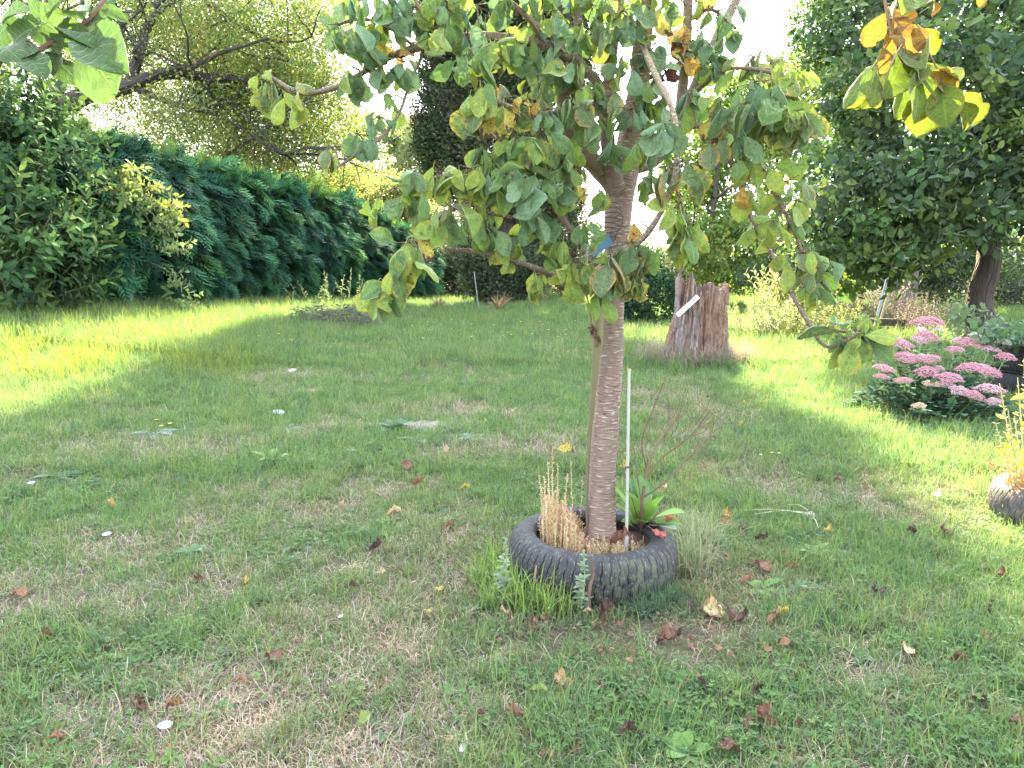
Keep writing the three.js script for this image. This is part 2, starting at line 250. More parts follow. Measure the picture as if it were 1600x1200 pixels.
{ // the spreading tree beyond the hedge, its dark limbs showing
  const o = thing('spreading_tree', 'large spreading tree with crooked dark limbs and small yellow-green leaves above the hedge', 'tree', onG(-15, -20));
  const D = 20, p = (x, y, dd = 0) => at(x, y, D + dd), L = [];
  mesh('trunk', limb([onG(-15, -20, -0.2), p(-40, 330), p(60, 190), p(130, 150)], [0.45, 0.34, 0.26], { rs: 10, rough: 0.4, rf: 2, col: bk(0.05, 0.04, 0.035) }), darkBark, o);
  const K = [[[p(130, 150), p(200, 135), p(260, 115), p(330, 122), p(400, 130), p(470, 165, 1)], 0.22, 0.05], [[p(195, 140), p(215, 95), p(228, 50), p(245, 20), p(300, -15)], 0.16, 0.06], [[p(250, 118), p(300, 105, -0.5), p(340, 85, -1), p(420, 60, -1)], 0.1, 0.03], [[p(215, 140), p(280, 165), p(340, 180), p(400, 215)], 0.09, 0.03], [[p(130, 150), p(165, 100), p(190, 40), p(150, -20)], 0.13, 0.05], [[p(320, 0), p(360, 30), p(410, 60), p(450, 95)], 0.09, 0.03], [[p(322, 125), p(330, 150), p(318, 172)], 0.05, 0.025], [[p(400, 215), p(440, 240), p(480, 230)], 0.04, 0.015], [[p(60, 190), p(100, 120), p(70, 40), p(90, -40)], 0.16, 0.07], [[p(240, 10), p(300, -40), p(380, -60), p(460, -40)], 0.1, 0.03]];
  for (const k of K.slice()) for (let j = 0; j < 5; j++) { const q = k[0][Math.floor(rr(1, k[0].length))]; grow(K, q, V(rr(-1, 1), rr(-0.4, 0.9), rr(-1, 1)), rr(1, 2), 0.04, 1); }
  branches(o, K, bk(0.05, 0.04, 0.035), 'limb');
  const many = [0, 1, 2].map(() => new Many());
  fill(many, [E(120, 30, 23, 260, 190, 2.6, 1500), E(380, 70, 23, 210, 170, 2.6, 2100), E(470, 80, 20.5, 90, 110, 1, 260), E(330, 60, 19.6, 120, 60, 0.5, 130), E(280, 190, 19.5, 110, 40, 0.5, 130), E(450, 230, 22, 125, 120, 2, 950), E(300, 230, 23, 150, 100, 2, 600), E(-150, 60, 22, 200, 240, 3, 500), E(150, -200, 22, 400, 160, 3, 1000)], { gap: 0.75, thr: 0.2, inner: 0.02, cols: [C(0.15, 0.22, 0.04), C(0.19, 0.24, 0.05), C(0.22, 0.21, 0.05), C(0.12, 0.18, 0.04)], wild: 1.2 });
  many.forEach((m) => m.build('crown', spray(46, 0.75, 0.085, 0.05), M.foliage, o));
}
{ // the far pale trees in the gap
  const o = thing('distant_tree', 'pale distant tree in the bright gap left of the ivy column', 'tree', onG(-6, -44)), many = [new Many(), new Many()];
  mesh('trunk', limb([onG(-6, -44), at(640, 330, 45), at(640, 200, 45)], [0.25, 0.18, 0.05], { col: bk(0.1, 0.09, 0.08) }), darkBark, o);
  fill(many, [E(650, 260, 45, 45, 75, 2.5, 700), E(590, 250, 47, 50, 70, 2.5, 500)], { gap: 0.5, thr: 0.15, cols: [C(0.14, 0.2, 0.06), C(0.2, 0.24, 0.09)], s: 1.3 });
  many.forEach((m) => m.build('crown', spray(40, 0.5, 0.13, 0.08), M.foliage, o));
  const o2 = thing('distant_shrub', 'hazy yellow-green shrub growth under the distant tree beyond the hedge end', 'shrub', onG(-7, -32)), m2 = [new Many()];
  fill(m2, [E(590, 340, 32, 90, 65, 2, 900), E(520, 320, 30, 70, 50, 2, 500)], { gap: 0.7, thr: 0.2, cols: [C(0.14, 0.18, 0.05), C(0.2, 0.2, 0.07)], s: 1.2 });
  m2.forEach((m) => m.build('foliage', spray(44, 0.4, 0.1, 0.06), M.foliage, o2));
}
{ // tall conifer draped in ivy
  const base = at(790, 440, 23); const o = thing('ivy_clad_conifer', 'tall dark conifer draped in hanging ivy behind the fruit tree', 'tree', onG(base.x, base.z));
  mesh('trunk', limb([onG(base.x, base.z, -0.2), at(790, 150, 24), V(base.x, 17, base.z)], [0.4, 0.3, 0.06], { col: bk(0.06, 0.045, 0.04) }), darkBark, o);
  const many = [new Many(), new Many()], cols = [C(0.065, 0.1, 0.05), C(0.085, 0.115, 0.065), C(0.05, 0.075, 0.04), C(0.1, 0.1, 0.07)];
  fill(many, [E(775, 30, 23, 130, 190, 1.6, 2600), E(700, 200, 23, 55, 110, 1, 600), E(755, 220, 23, 95, 120, 1.3, 1300), E(860, 110, 24, 75, 240, 1.2, 1500), E(830, 330, 24, 80, 90, 1, 700), E(785, 420, 21.5, 70, 60, 0.6, 260), { c: V(base.x, 11, base.z), r: V(2.6, 5, 2.4), n: 1500 }, { c: V(base.x, 15, base.z), r: V(1.6, 4, 1.6), n: 500 }], { hang: true, gap: 1.1, thr: 0.34, cols, inner: 0.3 });
  many.forEach((m) => m.build('ivy', spray(40, 0.28, 0.1, 0.07, { droop: 0.8 }), M.conifer, o));
}
{ // pine whose crown stands above the frame and shades the lawn
  const base = at(893, 440, 26), o = thing('tall_pine', 'tall tree with a thin bare brown trunk behind the fruit tree', 'tree', onG(base.x, base.z)), x = base.x, z = base.z;
  mesh('trunk', limb([onG(x, z, -0.2), V(x + 0.05, 6, z), V(x + 0.3, 13, z), V(x + 0.4, 17, z)], [0.17, 0.16, 0.14, 0.05], { rough: 0.2, col: bk(0.13, 0.085, 0.07) }), darkBark, o);
  const K = []; for (let k = 0; k < 9; k++) grow(K, V(x + 0.2, rr(9.5, 15), z), V(rr(-1, 1), rr(0, 0.5), rr(-0.6, 0.6)), rr(1.5, 3), 0.06, 1); branches(o, K, bk(0.1, 0.07, 0.06), 'limb');
  const many = [new Many()];
  fill(many, [{ c: V(x - 1.5, 13, z), r: V(3.2, 3.2, 2), n: 1100 }, { c: V(x + 0.65, 14.5, z), r: V(1.3, 3.6, 2), n: 800 }, { c: V(x - 0.8, 16.5, z), r: V(2.5, 2, 2), n: 600 }], { gap: 0.6, thr: 0.25, cols: [C(0.05, 0.08, 0.03), C(0.06, 0.09, 0.03)] });
  many[0].build('crown', spray(44, 0.45, 0.13, 0.06), M.foliage, o);
}
{ // conifer hedge along the left
  const o = thing('conifer_hedge', 'dense blue-green conifer hedge running along the far left of the lawn', 'hedge', onG(-7, -16));
  const line = [[-160, 190, 11], [60, 222, 12], [200, 248, 13.2], [330, 280, 15.5], [430, 300, 18], [520, 318, 20.5], [600, 352, 23], [660, 395, 24.5]].map(([px, top, d]) => { const t = at(px, top, d); return { x: t.x, z: t.z, h: t.y }; });
  const P = (s) => { const f = clamp(s, 0, 0.9999) * (line.length - 1), i = Math.floor(f), k = f - i, a = line[i], b = line[i + 1]; return { x: lerp(a.x, b.x, k), z: lerp(a.z, b.z, k), h: lerp(a.h, b.h, k), nx: -(b.z - a.z), nz: b.x - a.x }; };
  // face of the hedge: bulging surface
  const face = (s, v) => { const q = P(s), l = Math.hypot(q.nx, q.nz), nx = -q.nx / l, nz = -q.nz / l, g = H(q.x, q.z), sgn = nz * -q.z + nx * -q.x > 0 ? 1 : -1, bul = 0.55 * Math.sin(Math.PI * (0.12 + 0.88 * v)) + 0.3 * n3(s * 26, v * 3, 1) + 0.18 * n3(s * 60, v * 8, 5); return { p: V(q.x + nx * sgn * bul, g + v * (q.h - g) + 0.12 * n3(s * 40, 7, 2) * v, q.z + nz * sgn * bul), n: V(nx * sgn, 0.15, nz * sgn) }; };
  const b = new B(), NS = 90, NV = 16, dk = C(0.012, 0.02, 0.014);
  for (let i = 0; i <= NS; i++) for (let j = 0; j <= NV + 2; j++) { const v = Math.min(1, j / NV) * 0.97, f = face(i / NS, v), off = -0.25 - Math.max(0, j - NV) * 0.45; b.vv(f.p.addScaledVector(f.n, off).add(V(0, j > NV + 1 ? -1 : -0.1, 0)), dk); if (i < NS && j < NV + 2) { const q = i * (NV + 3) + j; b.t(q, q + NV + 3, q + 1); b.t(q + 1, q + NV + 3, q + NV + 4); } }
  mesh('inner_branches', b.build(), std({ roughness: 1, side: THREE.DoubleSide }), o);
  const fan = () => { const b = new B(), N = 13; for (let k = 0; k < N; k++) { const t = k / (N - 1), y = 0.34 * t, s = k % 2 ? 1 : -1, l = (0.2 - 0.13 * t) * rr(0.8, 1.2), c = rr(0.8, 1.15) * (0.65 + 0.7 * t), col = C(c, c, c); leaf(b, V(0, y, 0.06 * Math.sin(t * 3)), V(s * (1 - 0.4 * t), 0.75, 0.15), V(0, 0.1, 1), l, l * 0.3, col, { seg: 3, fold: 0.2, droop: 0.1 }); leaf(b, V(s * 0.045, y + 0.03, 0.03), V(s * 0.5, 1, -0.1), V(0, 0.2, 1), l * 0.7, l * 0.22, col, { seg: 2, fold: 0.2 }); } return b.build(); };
  const many = [0, 1, 2].map(() => new Many()), cols = [C(0.025, 0.085, 0.045), C(0.035, 0.11, 0.055), C(0.05, 0.13, 0.045), C(0.02, 0.06, 0.04)];
  for (let t = 0; t < 1150; t++) { const s0 = R(), v0 = Math.pow(R(), 0.8), tc = vary(pick(cols), 0.3), big = rr(0.7, 1.25), o0 = rr(-0.2, 0.22), td = V(rr(-0.35, 0.35), 0, rr(-0.35, 0.35)); for (let k = 0; k < 11; k++) { const u = R(), s = clamp(s0 + gauss() * 0.011, 0, 1), v = clamp(v0 + gauss() * 0.03 - 0.05 * u, 0, 1), f = face(s, v); f.p.addScaledVector(f.n, o0 + (u - 0.6) * 0.3); f.p.y += v > 0.9 ? rr(-0.1, 0.25) : 0; const d = f.n.clone().multiplyScalar(rr(0.35, 0.8)).add(V(rr(-0.4, 0.4), v > 0.93 ? rr(-0.2, 0.7) : -rr(0.25, 0.9), rr(-0.4, 0.4))).add(td).normalize(); const z = f.n.clone().addScaledVector(d, -f.n.dot(d)).add(V(0, 0.4, 0)).normalize(), x = V().crossVectors(d, z).normalize(), zz = V().crossVectors(x, d); const q = Q().setFromRotationMatrix(new THREE.Matrix4().makeBasis(x, d, zz)); pick(many).add(f.p, q, big * rr(0.75, 1.2), vary(tc, 0.12)); } }
  for (let k = 0; k < 2200; k++) { const s = R(), f = face(s, 1); f.p.addScaledVector(f.n, rr(-1.2, 0.1)); f.p.y += 0.35 * Math.max(-0.3, n3(s * 34, 3, 9)) + 0.25 * R() * R(); pick(many).add(f.p, toDir(V(rr(-0.6, 0.6), 1, rr(-0.6, 0.6)), rr(0, 6.28)), rr(0.7, 1.2), vary(mixc(C(0.1, 0.17, 0.045), C(0.22, 0.32, 0.05), ss(0.3, 0.75, s)), 0.3)); }
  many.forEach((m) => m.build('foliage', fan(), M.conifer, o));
}
reseed(31);
{ // the near orchard tree on the right
  const o = thing('orchard_tree', 'large dark green orchard tree with a thick dark trunk behind the pink flowers', 'tree', onG(7.2, -11.3));
  const b = V(at(1528, 500, 12).x, 0, -11.6); b.y = H(b.x, b.z);
  mesh('trunk', limb([b.clone().add(V(-0.05, -0.15, 0)), at(1530, 480, 12), at(1543, 420, 12), at(1552, 360, 12.2), at(1575, 250, 12.4), at(1590, 60, 12.6)], [0.26, 0.19, 0.165, 0.15, 0.11, 0.05], { rs: 14, rough: 0.4, rf: 3, n: 30, col: bk(0.05, 0.035, 0.03) }), darkBark, o);
  const K = [[[at(1545, 400, 12), at(1528, 370, 11.8), at(1500, 352, 11.5), at(1440, 330, 11.2)], 0.12, 0.03], [[at(1565, 330, 12), at(1640, 270, 11.5), at(1720, 220, 11)], 0.1, 0.03], [[at(1570, 250, 12), at(1480, 160, 11.5), at(1400, 110, 11)], 0.09, 0.03], [[at(1440, 95, 12), at(1530, 105, 12)], 0.03, 0.03]];
  for (let k = 0; k < 12; k++) grow(K, at(rr(1540, 1600), rr(20, 330), 12.2), V(rr(-1, 1), rr(-0.2, 0.6), rr(-1, 0.6)), rr(1.2, 2.2), 0.05, 1);
  branches(o, K, bk(0.05, 0.038, 0.03), 'limb');
  const many = [0, 1, 2].map(() => new Many());
  fill(many, [E(1480, 190, 11.6, 215, 180, 1.5, 560), E(1590, 290, 11, 130, 90, 1.1, 170), E(1390, 320, 11.4, 140, 100, 1.1, 230), E(1330, 390, 11.8, 95, 65, 0.8, 130), E(1420, 60, 12.5, 170, 130, 1.2, 230), E(1700, 150, 11.5, 180, 240, 1.4, 260), E(1520, -120, 12.5, 260, 120, 1.4, 220)], { gap: 1.3, thr: 0.2, inner: 0.15, cols: [C(0.05, 0.105, 0.028), C(0.07, 0.13, 0.03), C(0.042, 0.085, 0.032), C(0.12, 0.18, 0.035)], low: 0.9, vary: 0.45, wild: 0.9 });
  many.forEach((m) => m.build('crown', spray(24, 0.27, 0.13, 0.08, { droop: 0.5, peak: 0.5, seg: 3 }), M.glossy, o));
}
{ // lighter tree behind, between the stump and the orchard tree
  const b = onG(5.6, -22), o = thing('light_green_tree', 'lighter yellow-green tree behind the stump, left of the orchard tree', 'tree', b);
  mesh('trunk', limb([b.clone().add(V(0, -0.2, 0)), V(5.7, 2, -22), V(5.9, 4.4, -22.2)], [0.13, 0.09, 0.03], { rough: 0.3, rf: 3, col: bk(0.08, 0.06, 0.05) }), darkBark, o);
  const K = []; for (let k = 0; k < 8; k++) grow(K, V(5.7, rr(1.2, 4), -22), V(rr(-1, 1), rr(0.1, 0.7), rr(-1, 1)), 1.5, 0.05, 1); branches(o, K, bk(0.07, 0.05, 0.04), 'limb');
  const many = [0, 1].map(() => new Many());
  fill(many, [E(1190, 270, 22, 120, 110, 1, 230), E(1140, 390, 21, 75, 60, 0.7, 110), E(1230, 420, 21, 100, 50, 0.7, 120), E(1110, 330, 22, 50, 50, 0.8, 80), E(1085, 270, 23, 45, 80, 0.8, 150), E(1160, 185, 23.5, 85, 70, 0.8, 230), E(1280, 180, 23, 90, 110, 1, 150)], { gap: 0.8, thr: 0.2, cols: [C(0.15, 0.24, 0.035), C(0.2, 0.27, 0.04), C(0.1, 0.17, 0.03)], low: 0.5 });
  many.forEach((m) => m.build('crown', spray(36, 0.36, 0.13, 0.09, { seg: 3 }), M.foliage, o));
}
{ // tall tree at the top right, farther off
  const b = onG(10.5, -24), o = thing('tall_deciduous_tree', 'tall leafy tree rising behind the orchard tree at the right', 'tree', b);
  mesh('trunk', limb([b.clone().add(V(0, -0.2, 0)), V(10.6, 5, -24), V(10.8, 11, -24)], [0.3, 0.24, 0.06], { rough: 0.3, col: bk(0.06, 0.05, 0.04) }), darkBark, o);
  branches(o, [[[V(10.75, 9.5, -24), V(9, 12.5, -24.5), V(7.8, 15, -25)], 0.09, 0.03], [[V(9, 12.5, -24.5), V(7.6, 12.8, -24.8), V(6.4, 13.1, -25)], 0.05, 0.02]], bk(0.06, 0.05, 0.04), 'limb');
  const many = [0, 1].map(() => new Many());
  fill(many, [E(1350, 80, 24, 115, 160, 1.8, 620), E(1560, 60, 25, 160, 200, 2, 560), { c: V(7.1, 15.0, -25), r: V(2.0, 2.8, 1.6), n: 700 }, { c: V(6.4, 13.1, -25), r: V(1.5, 1.4, 1.2), n: 340 }, E(1400, -90, 24, 170, 120, 2, 420), E(1500, 330, 25, 180, 140, 1.6, 380)], { gap: 0.7, thr: 0.18, cols: [C(0.07, 0.14, 0.03), C(0.1, 0.17, 0.035), C(0.05, 0.1, 0.03)] });
  many.forEach((m) => m.build('crown', spray(40, 0.42, 0.13, 0.08), M.foliage, o));
}
{ // second trunk behind the poles
  const b = at(1410, 505, 16), o = thing('background_tree', 'grey trunk and low dark branches behind the two leaning poles', 'tree', onG(b.x, b.z));
  mesh('trunk', limb([onG(b.x, b.z, -0.1), at(1412, 480, 16), at(1422, 430, 16), at(1430, 330, 16)], [0.26, 0.22, 0.17, 0.12], { rough: 0.3, rf: 3, col: bk(0.15, 0.11, 0.1) }), darkBark, o);
  const many = [new Many()];
  fill(many, [E(1400, 420, 17, 140, 50, 1, 350), E(1270, 440, 19, 110, 45, 1, 350), E(1540, 430, 17, 120, 60, 1, 260)], { gap: 1, thr: 0.25, cols: [C(0.04, 0.08, 0.03), C(0.06, 0.1, 0.03)], low: 0.7 });
  many[0].build('crown', spray(34, 0.3, 0.1, 0.06), M.foliage, o);
}
{ // closing growth at the far end of the garden
  const o = thing('far_undergrowth', 'dark tangled undergrowth along the far end of the garden', 'undergrowth', V(0, 0, -30), null); o.userData.kind = 'stuff';
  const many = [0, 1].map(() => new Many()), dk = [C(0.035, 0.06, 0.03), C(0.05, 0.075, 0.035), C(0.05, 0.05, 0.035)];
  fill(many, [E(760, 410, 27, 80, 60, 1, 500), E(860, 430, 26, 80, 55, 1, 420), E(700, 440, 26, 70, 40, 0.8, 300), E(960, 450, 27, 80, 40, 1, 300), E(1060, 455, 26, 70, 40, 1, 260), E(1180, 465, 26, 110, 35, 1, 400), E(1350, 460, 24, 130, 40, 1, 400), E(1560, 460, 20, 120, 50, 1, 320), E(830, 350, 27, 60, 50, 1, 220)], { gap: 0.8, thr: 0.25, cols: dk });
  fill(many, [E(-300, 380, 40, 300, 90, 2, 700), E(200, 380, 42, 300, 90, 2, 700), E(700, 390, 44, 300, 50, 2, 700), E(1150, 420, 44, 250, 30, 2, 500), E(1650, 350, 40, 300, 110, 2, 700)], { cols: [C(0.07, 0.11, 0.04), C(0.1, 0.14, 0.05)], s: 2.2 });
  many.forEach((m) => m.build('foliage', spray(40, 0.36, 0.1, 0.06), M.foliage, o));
}
{ // big shrub at the left edge
  const o = thing('leafy_shrub', 'large grey-green leafy shrub with light shoot tips at the left edge of the lawn', 'shrub', onG(-7.6, -11));
  const many = [0, 1, 2].map(() => new Many());
  fill(many, [E(20, 370, 11, 120, 120, 1.1, 300), E(45, 260, 11.2, 85, 95, 0.9, 140), E(80, 430, 10.9, 45, 70, 0.7, 90), E(-40, 200, 11, 100, 120, 1, 140), E(50, 185, 11.5, 70, 50, 0.6, 26)], { cols: [C(0.035, 0.075, 0.033), C(0.045, 0.09, 0.038), C(0.025, 0.055, 0.026), C(0.075, 0.12, 0.04)], lift: 0.8, low: 0.05, inner: 0.2, wild: 0.8 });
  many.forEach((m) => m.build('foliage', shoot(11, 0.5, 0.17, 0.058, { tip: 0.45, st: 1.3, stem: C(1.5, 1.1, 0.9) }), M.conifer, o));
  const K = []; for (let k = 0; k < 8; k++) { const s = onG(-7.6 + rr(-0.6, 0.8), -11 + rr(-0.4, 0.5), -0.05); K.push([[s, s.clone().add(V(rr(-0.2, 0.2), 0.7, 0.1)), s.clone().add(V(rr(-0.9, 0.9), rr(1.3, 2), rr(-0.4, 0.5)))], 0.025, 0.008]); } branches(o, K, bk(0.16, 0.12, 0.09), 'stem');
}
{ // sapling with yellowing leaves
  const b = gnd(204, 480), o = thing('sapling', 'slender sapling with yellowing leaves between the leafy shrub and the hedge', 'tree', b), d = 10.6, D = ray(204, 480).z, dd = -b.z / Math.cos(PITCH) * 1.0;
  const p = (x, y, k = 0) => atZ(x, y, b.z + k);
  mesh('trunk', limb([p(204, 484), p(205, 445), p(209, 400), p(206, 330), p(205, 270)], [0.055, 0.04, 0.03, 0.018, 0.008], { rough: 0.15, col: bk(0.3, 0.26, 0.22) }), darkBark, o);
  const K = [[[p(203, 462), p(198, 420), p(197, 395), p(180, 340)], 0.03, 0.01], [[p(207, 400), p(225, 380), p(260, 350)], 0.012, 0.005], [[p(206, 450), p(222, 440), p(228, 438)], 0.012, 0.005], [[p(206, 330), p(240, 300), p(285, 325)], 0.012, 0.004], [[p(206, 300), p(180, 270), p(150, 265)], 0.01, 0.004], [[p(205, 345), p(225, 355), p(275, 345)], 0.012, 0.004], [[p(207, 400), p(235, 410), p(270, 430), p(280, 460)], 0.008, 0.003]];
  branches(o, K, bk(0.2, 0.16, 0.13), 'branch');
  const many = [new Many(), new Many()], put = (x, y, rx, ry, n, cols, m = many[0]) => { for (let k = 0; k < n; k++) { const q = p(x + rx * gauss() * 0.6, y + ry * gauss() * 0.6, rr(-0.5, 0.5)); m.add(q, toDir(V(rr(-1, 1) + (x - 205) / 60, rr(-0.5, 0.4), rr(-1, 1)), rr(0, 6)), rr(0.7, 1.2), vary(pick(cols), 0.25)); } };
  const y = [C(0.19, 0.21, 0.04), C(0.15, 0.2, 0.05)], g = [C(0.13, 0.2, 0.06), C(0.16, 0.23, 0.07), C(0.11, 0.16, 0.06)];
  put(215, 300, 45, 28, 22, y); put(255, 325, 28, 12, 16, y, many[1]); put(205, 325, 50, 28, 26, g, many[1]); put(180, 290, 35, 35, 30, g); put(245, 345, 35, 28, 26, g); put(250, 388, 24, 14, 10, g, many[1]); put(200, 270, 25, 20, 12, y); put(265, 440, 14, 12, 6, g); put(278, 470, 12, 10, 4, g);
  many.forEach((m) => m.build('foliage', shoot(9, 0.3, 0.115, 0.05, { droop: 0.3 }), M.foliage, o));
}
{ // ivy mound left of the stump
  const b = gnd(1008, 512), o = thing('ivy_mound', 'dark rounded ivy mound directly left of the weathered stump', 'shrub', b), many = [new Many()];
  fill(many, [{ c: b.clone().add(V(0.1, 0.35, -0.6)), r: V(0.75, 0.8, 0.7), n: 420 }, { c: b.clone().add(V(-0.3, 0.15, -0.5)), r: V(0.5, 0.4, 0.5), n: 130 }], { cols: [C(0.018, 0.045, 0.022), C(0.025, 0.055, 0.025), C(0.03, 0.06, 0.035)], inner: 0.4, low: 0 });
  many[0].build('foliage', spray(26, 0.13, 0.06, 0.05, { droop: 0.6 }), M.conifer, o);
  const o2 = thing('pale_weed_clump', 'pale yellow-green weed clump growing against the left side of the stump', 'weeds', gnd(1035, 560)), m2 = [new Many()];
  for (let k = 0; k < 26; k++) { const g = gnd(rr(1010, 1060), rr(535, 572)); m2[0].add(g, toDir(V(rr(-0.3, 0.3), 1, rr(-0.3, 0.3)), rr(0, 6)), rr(0.5, 1.2), vary(C(0.22, 0.25, 0.07), 0.3)); }
  m2[0].build('foliage', shoot(16, 0.3, 0.05, 0.014), M.foliage, o2);
}
{ // pale sunlit shrub right of the stump and its neighbours
  const b = gnd(1250, 532), o = thing('sunlit_shrub', 'pale yellow sunlit low shrub on the lawn behind the stump', 'shrub', b), many = [new Many()], cols = [C(0.24, 0.29, 0.08), C(0.2, 0.27, 0.07), C(0.3, 0.31, 0.13)];
  for (let k = 0; k < 330; k++) { const a = rr(0, 6.28), q = Math.sqrt(R()), p = V(b.x + Math.cos(a) * q * 0.85, 0, b.z - 0.6 + Math.sin(a) * q * 0.7); p.y = H(p.x, p.z) + rr(0, 0.22) * (1 - q * q); many[0].add(p, toDir(V(Math.cos(a) * q * 0.9 + rr(-0.3, 0.3), 1, Math.sin(a) * q * 0.9 + rr(-0.3, 0.3)), rr(0, 6)), rr(0.6, 1.25), vary(pick(cols), 0.3)); }
  many[0].build('foliage', shoot(34, 0.48, 0.06, 0.018, { seg: 2 }), M.foliage, o);
  const o2 = thing('tall_pale_shrub', 'tall wispy pale shrub behind the low sunlit shrub', 'shrub', onG(6.6, -18)), m2 = [new Many()], m3 = [new Many()];
  for (let k = 0; k < 120; k++) { const p = gnd(rr(1205, 1260), rr(512, 520)); m2[0].add(p, toDir(V(rr(-0.35, 0.35), 1, rr(-0.3, 0.3)), rr(0, 6)), rr(1.2, 2.4), vary(pick(cols), 0.3)); }
  m2[0].build('foliage', shoot(26, 0.5, 0.06, 0.014), M.foliage, o2);
  const o3 = thing('dried_seedhead_plant', 'greyish mauve dried seedhead plant in front of the background trunk', 'plant', gnd(1430, 520));
  for (let k = 0; k < 70; k++) { const p = gnd(rr(1395, 1470), rr(515, 528)); m3[0].add(p, toDir(V(rr(-0.35, 0.35), 1, rr(-0.3, 0.3)), rr(0, 6)), rr(0.9, 1.5), vary(pick([C(0.3, 0.23, 0.24), C(0.24, 0.19, 0.2), C(0.16, 0.15, 0.1)]), 0.3)); }
  m3[0].build('foliage', shoot(30, 0.45, 0.035, 0.014, { seg: 2 }), M.dry, o3);
  const o4 = thing('wispy_dry_stems', 'pale wispy dry growth behind the dark planks', 'plant', gnd(1340, 512)), m4 = [new Many()];
  for (let k = 0; k < 90; k++) { const p = gnd(rr(1310, 1400), rr(506, 512)); m4[0].add(p, toDir(V(rr(-0.4, 0.4), 1, rr(-0.3, 0.3)), rr(0, 6)), rr(1.2, 2), vary(C(0.3, 0.28, 0.22), 0.3)); }
  m4[0].build('foliage', shoot(24, 0.45, 0.04, 0.015, { seg: 2 }), M.dry, o4);
}
{ // edging planks and the two leaning poles
  const a = gnd(1328, 522), o = thing('raised_bed', 'dark low plank edging of a raised bed behind the pink flowers', 'raised bed', a);
  const e = gnd(1412, 524), L = a.distanceTo(e), ang = Math.atan2(-(e.z - a.z), e.x - a.x), wood = std({ roughness: 0.9 });
  for (let k = 0; k < 2; k++) { const g = new THREE.BoxGeometry(L, 0.13, 0.045, 12, 2, 1), p = g.attributes.position, cl = []; for (let i = 0; i < p.count; i++) { p.setY(i, p.getY(i) + 0.008 * n3(p.getX(i) * 5, k * 3.1)); const c = 0.05 + 0.02 * n3(p.getX(i) * 20, p.getY(i) * 40, k); cl.push(c, c * 0.9, c * 0.85); } g.setAttribute('color', new THREE.Float32BufferAttribute(cl, 3)); g.rotateY(ang); g.translate((a.x + e.x) / 2, (a.y + e.y) / 2 + 0.075 + k * 0.142, (a.z + e.z) / 2 + k * 0.008); mesh('plank', g, wood, o); }
  for (const [i, x0, y0, x1, y1, c, lab] of [[0, 1362, 527, 1387, 432, C(0.3, 0.36, 0.45), 'bluish grey metal pole leaning behind the pink flowers, left of the rusty one'], [1, 1370, 520, 1393, 442, C(0.32, 0.24, 0.17), 'rusty tan pole leaning beside the bluish grey pole']]) { const g = gnd(x0, y0), t = atZ(x1, y1, g.z - 0.35); tag(mesh('leaning_pole', limb([g, t], [0.022, 0.02], { rs: 8, n: 6, cap: true, col: () => c }), std({ roughness: 0.5, metalness: 0.2 })), lab, 'pole', 'two leaning poles'); }
  const wp0 = gnd(748, 484), wp = thing('white_pole', 'thin pale upright pole in the dark undergrowth beyond the lawn', 'pole', wp0); mesh('shaft', limb([wp0, atZ(741, 425, wp0.z)], [0.016, 0.014], { rs: 6, n: 6, cap: true, col: bk(0.2, 0.2, 0.19) }), M.plain, wp);
}
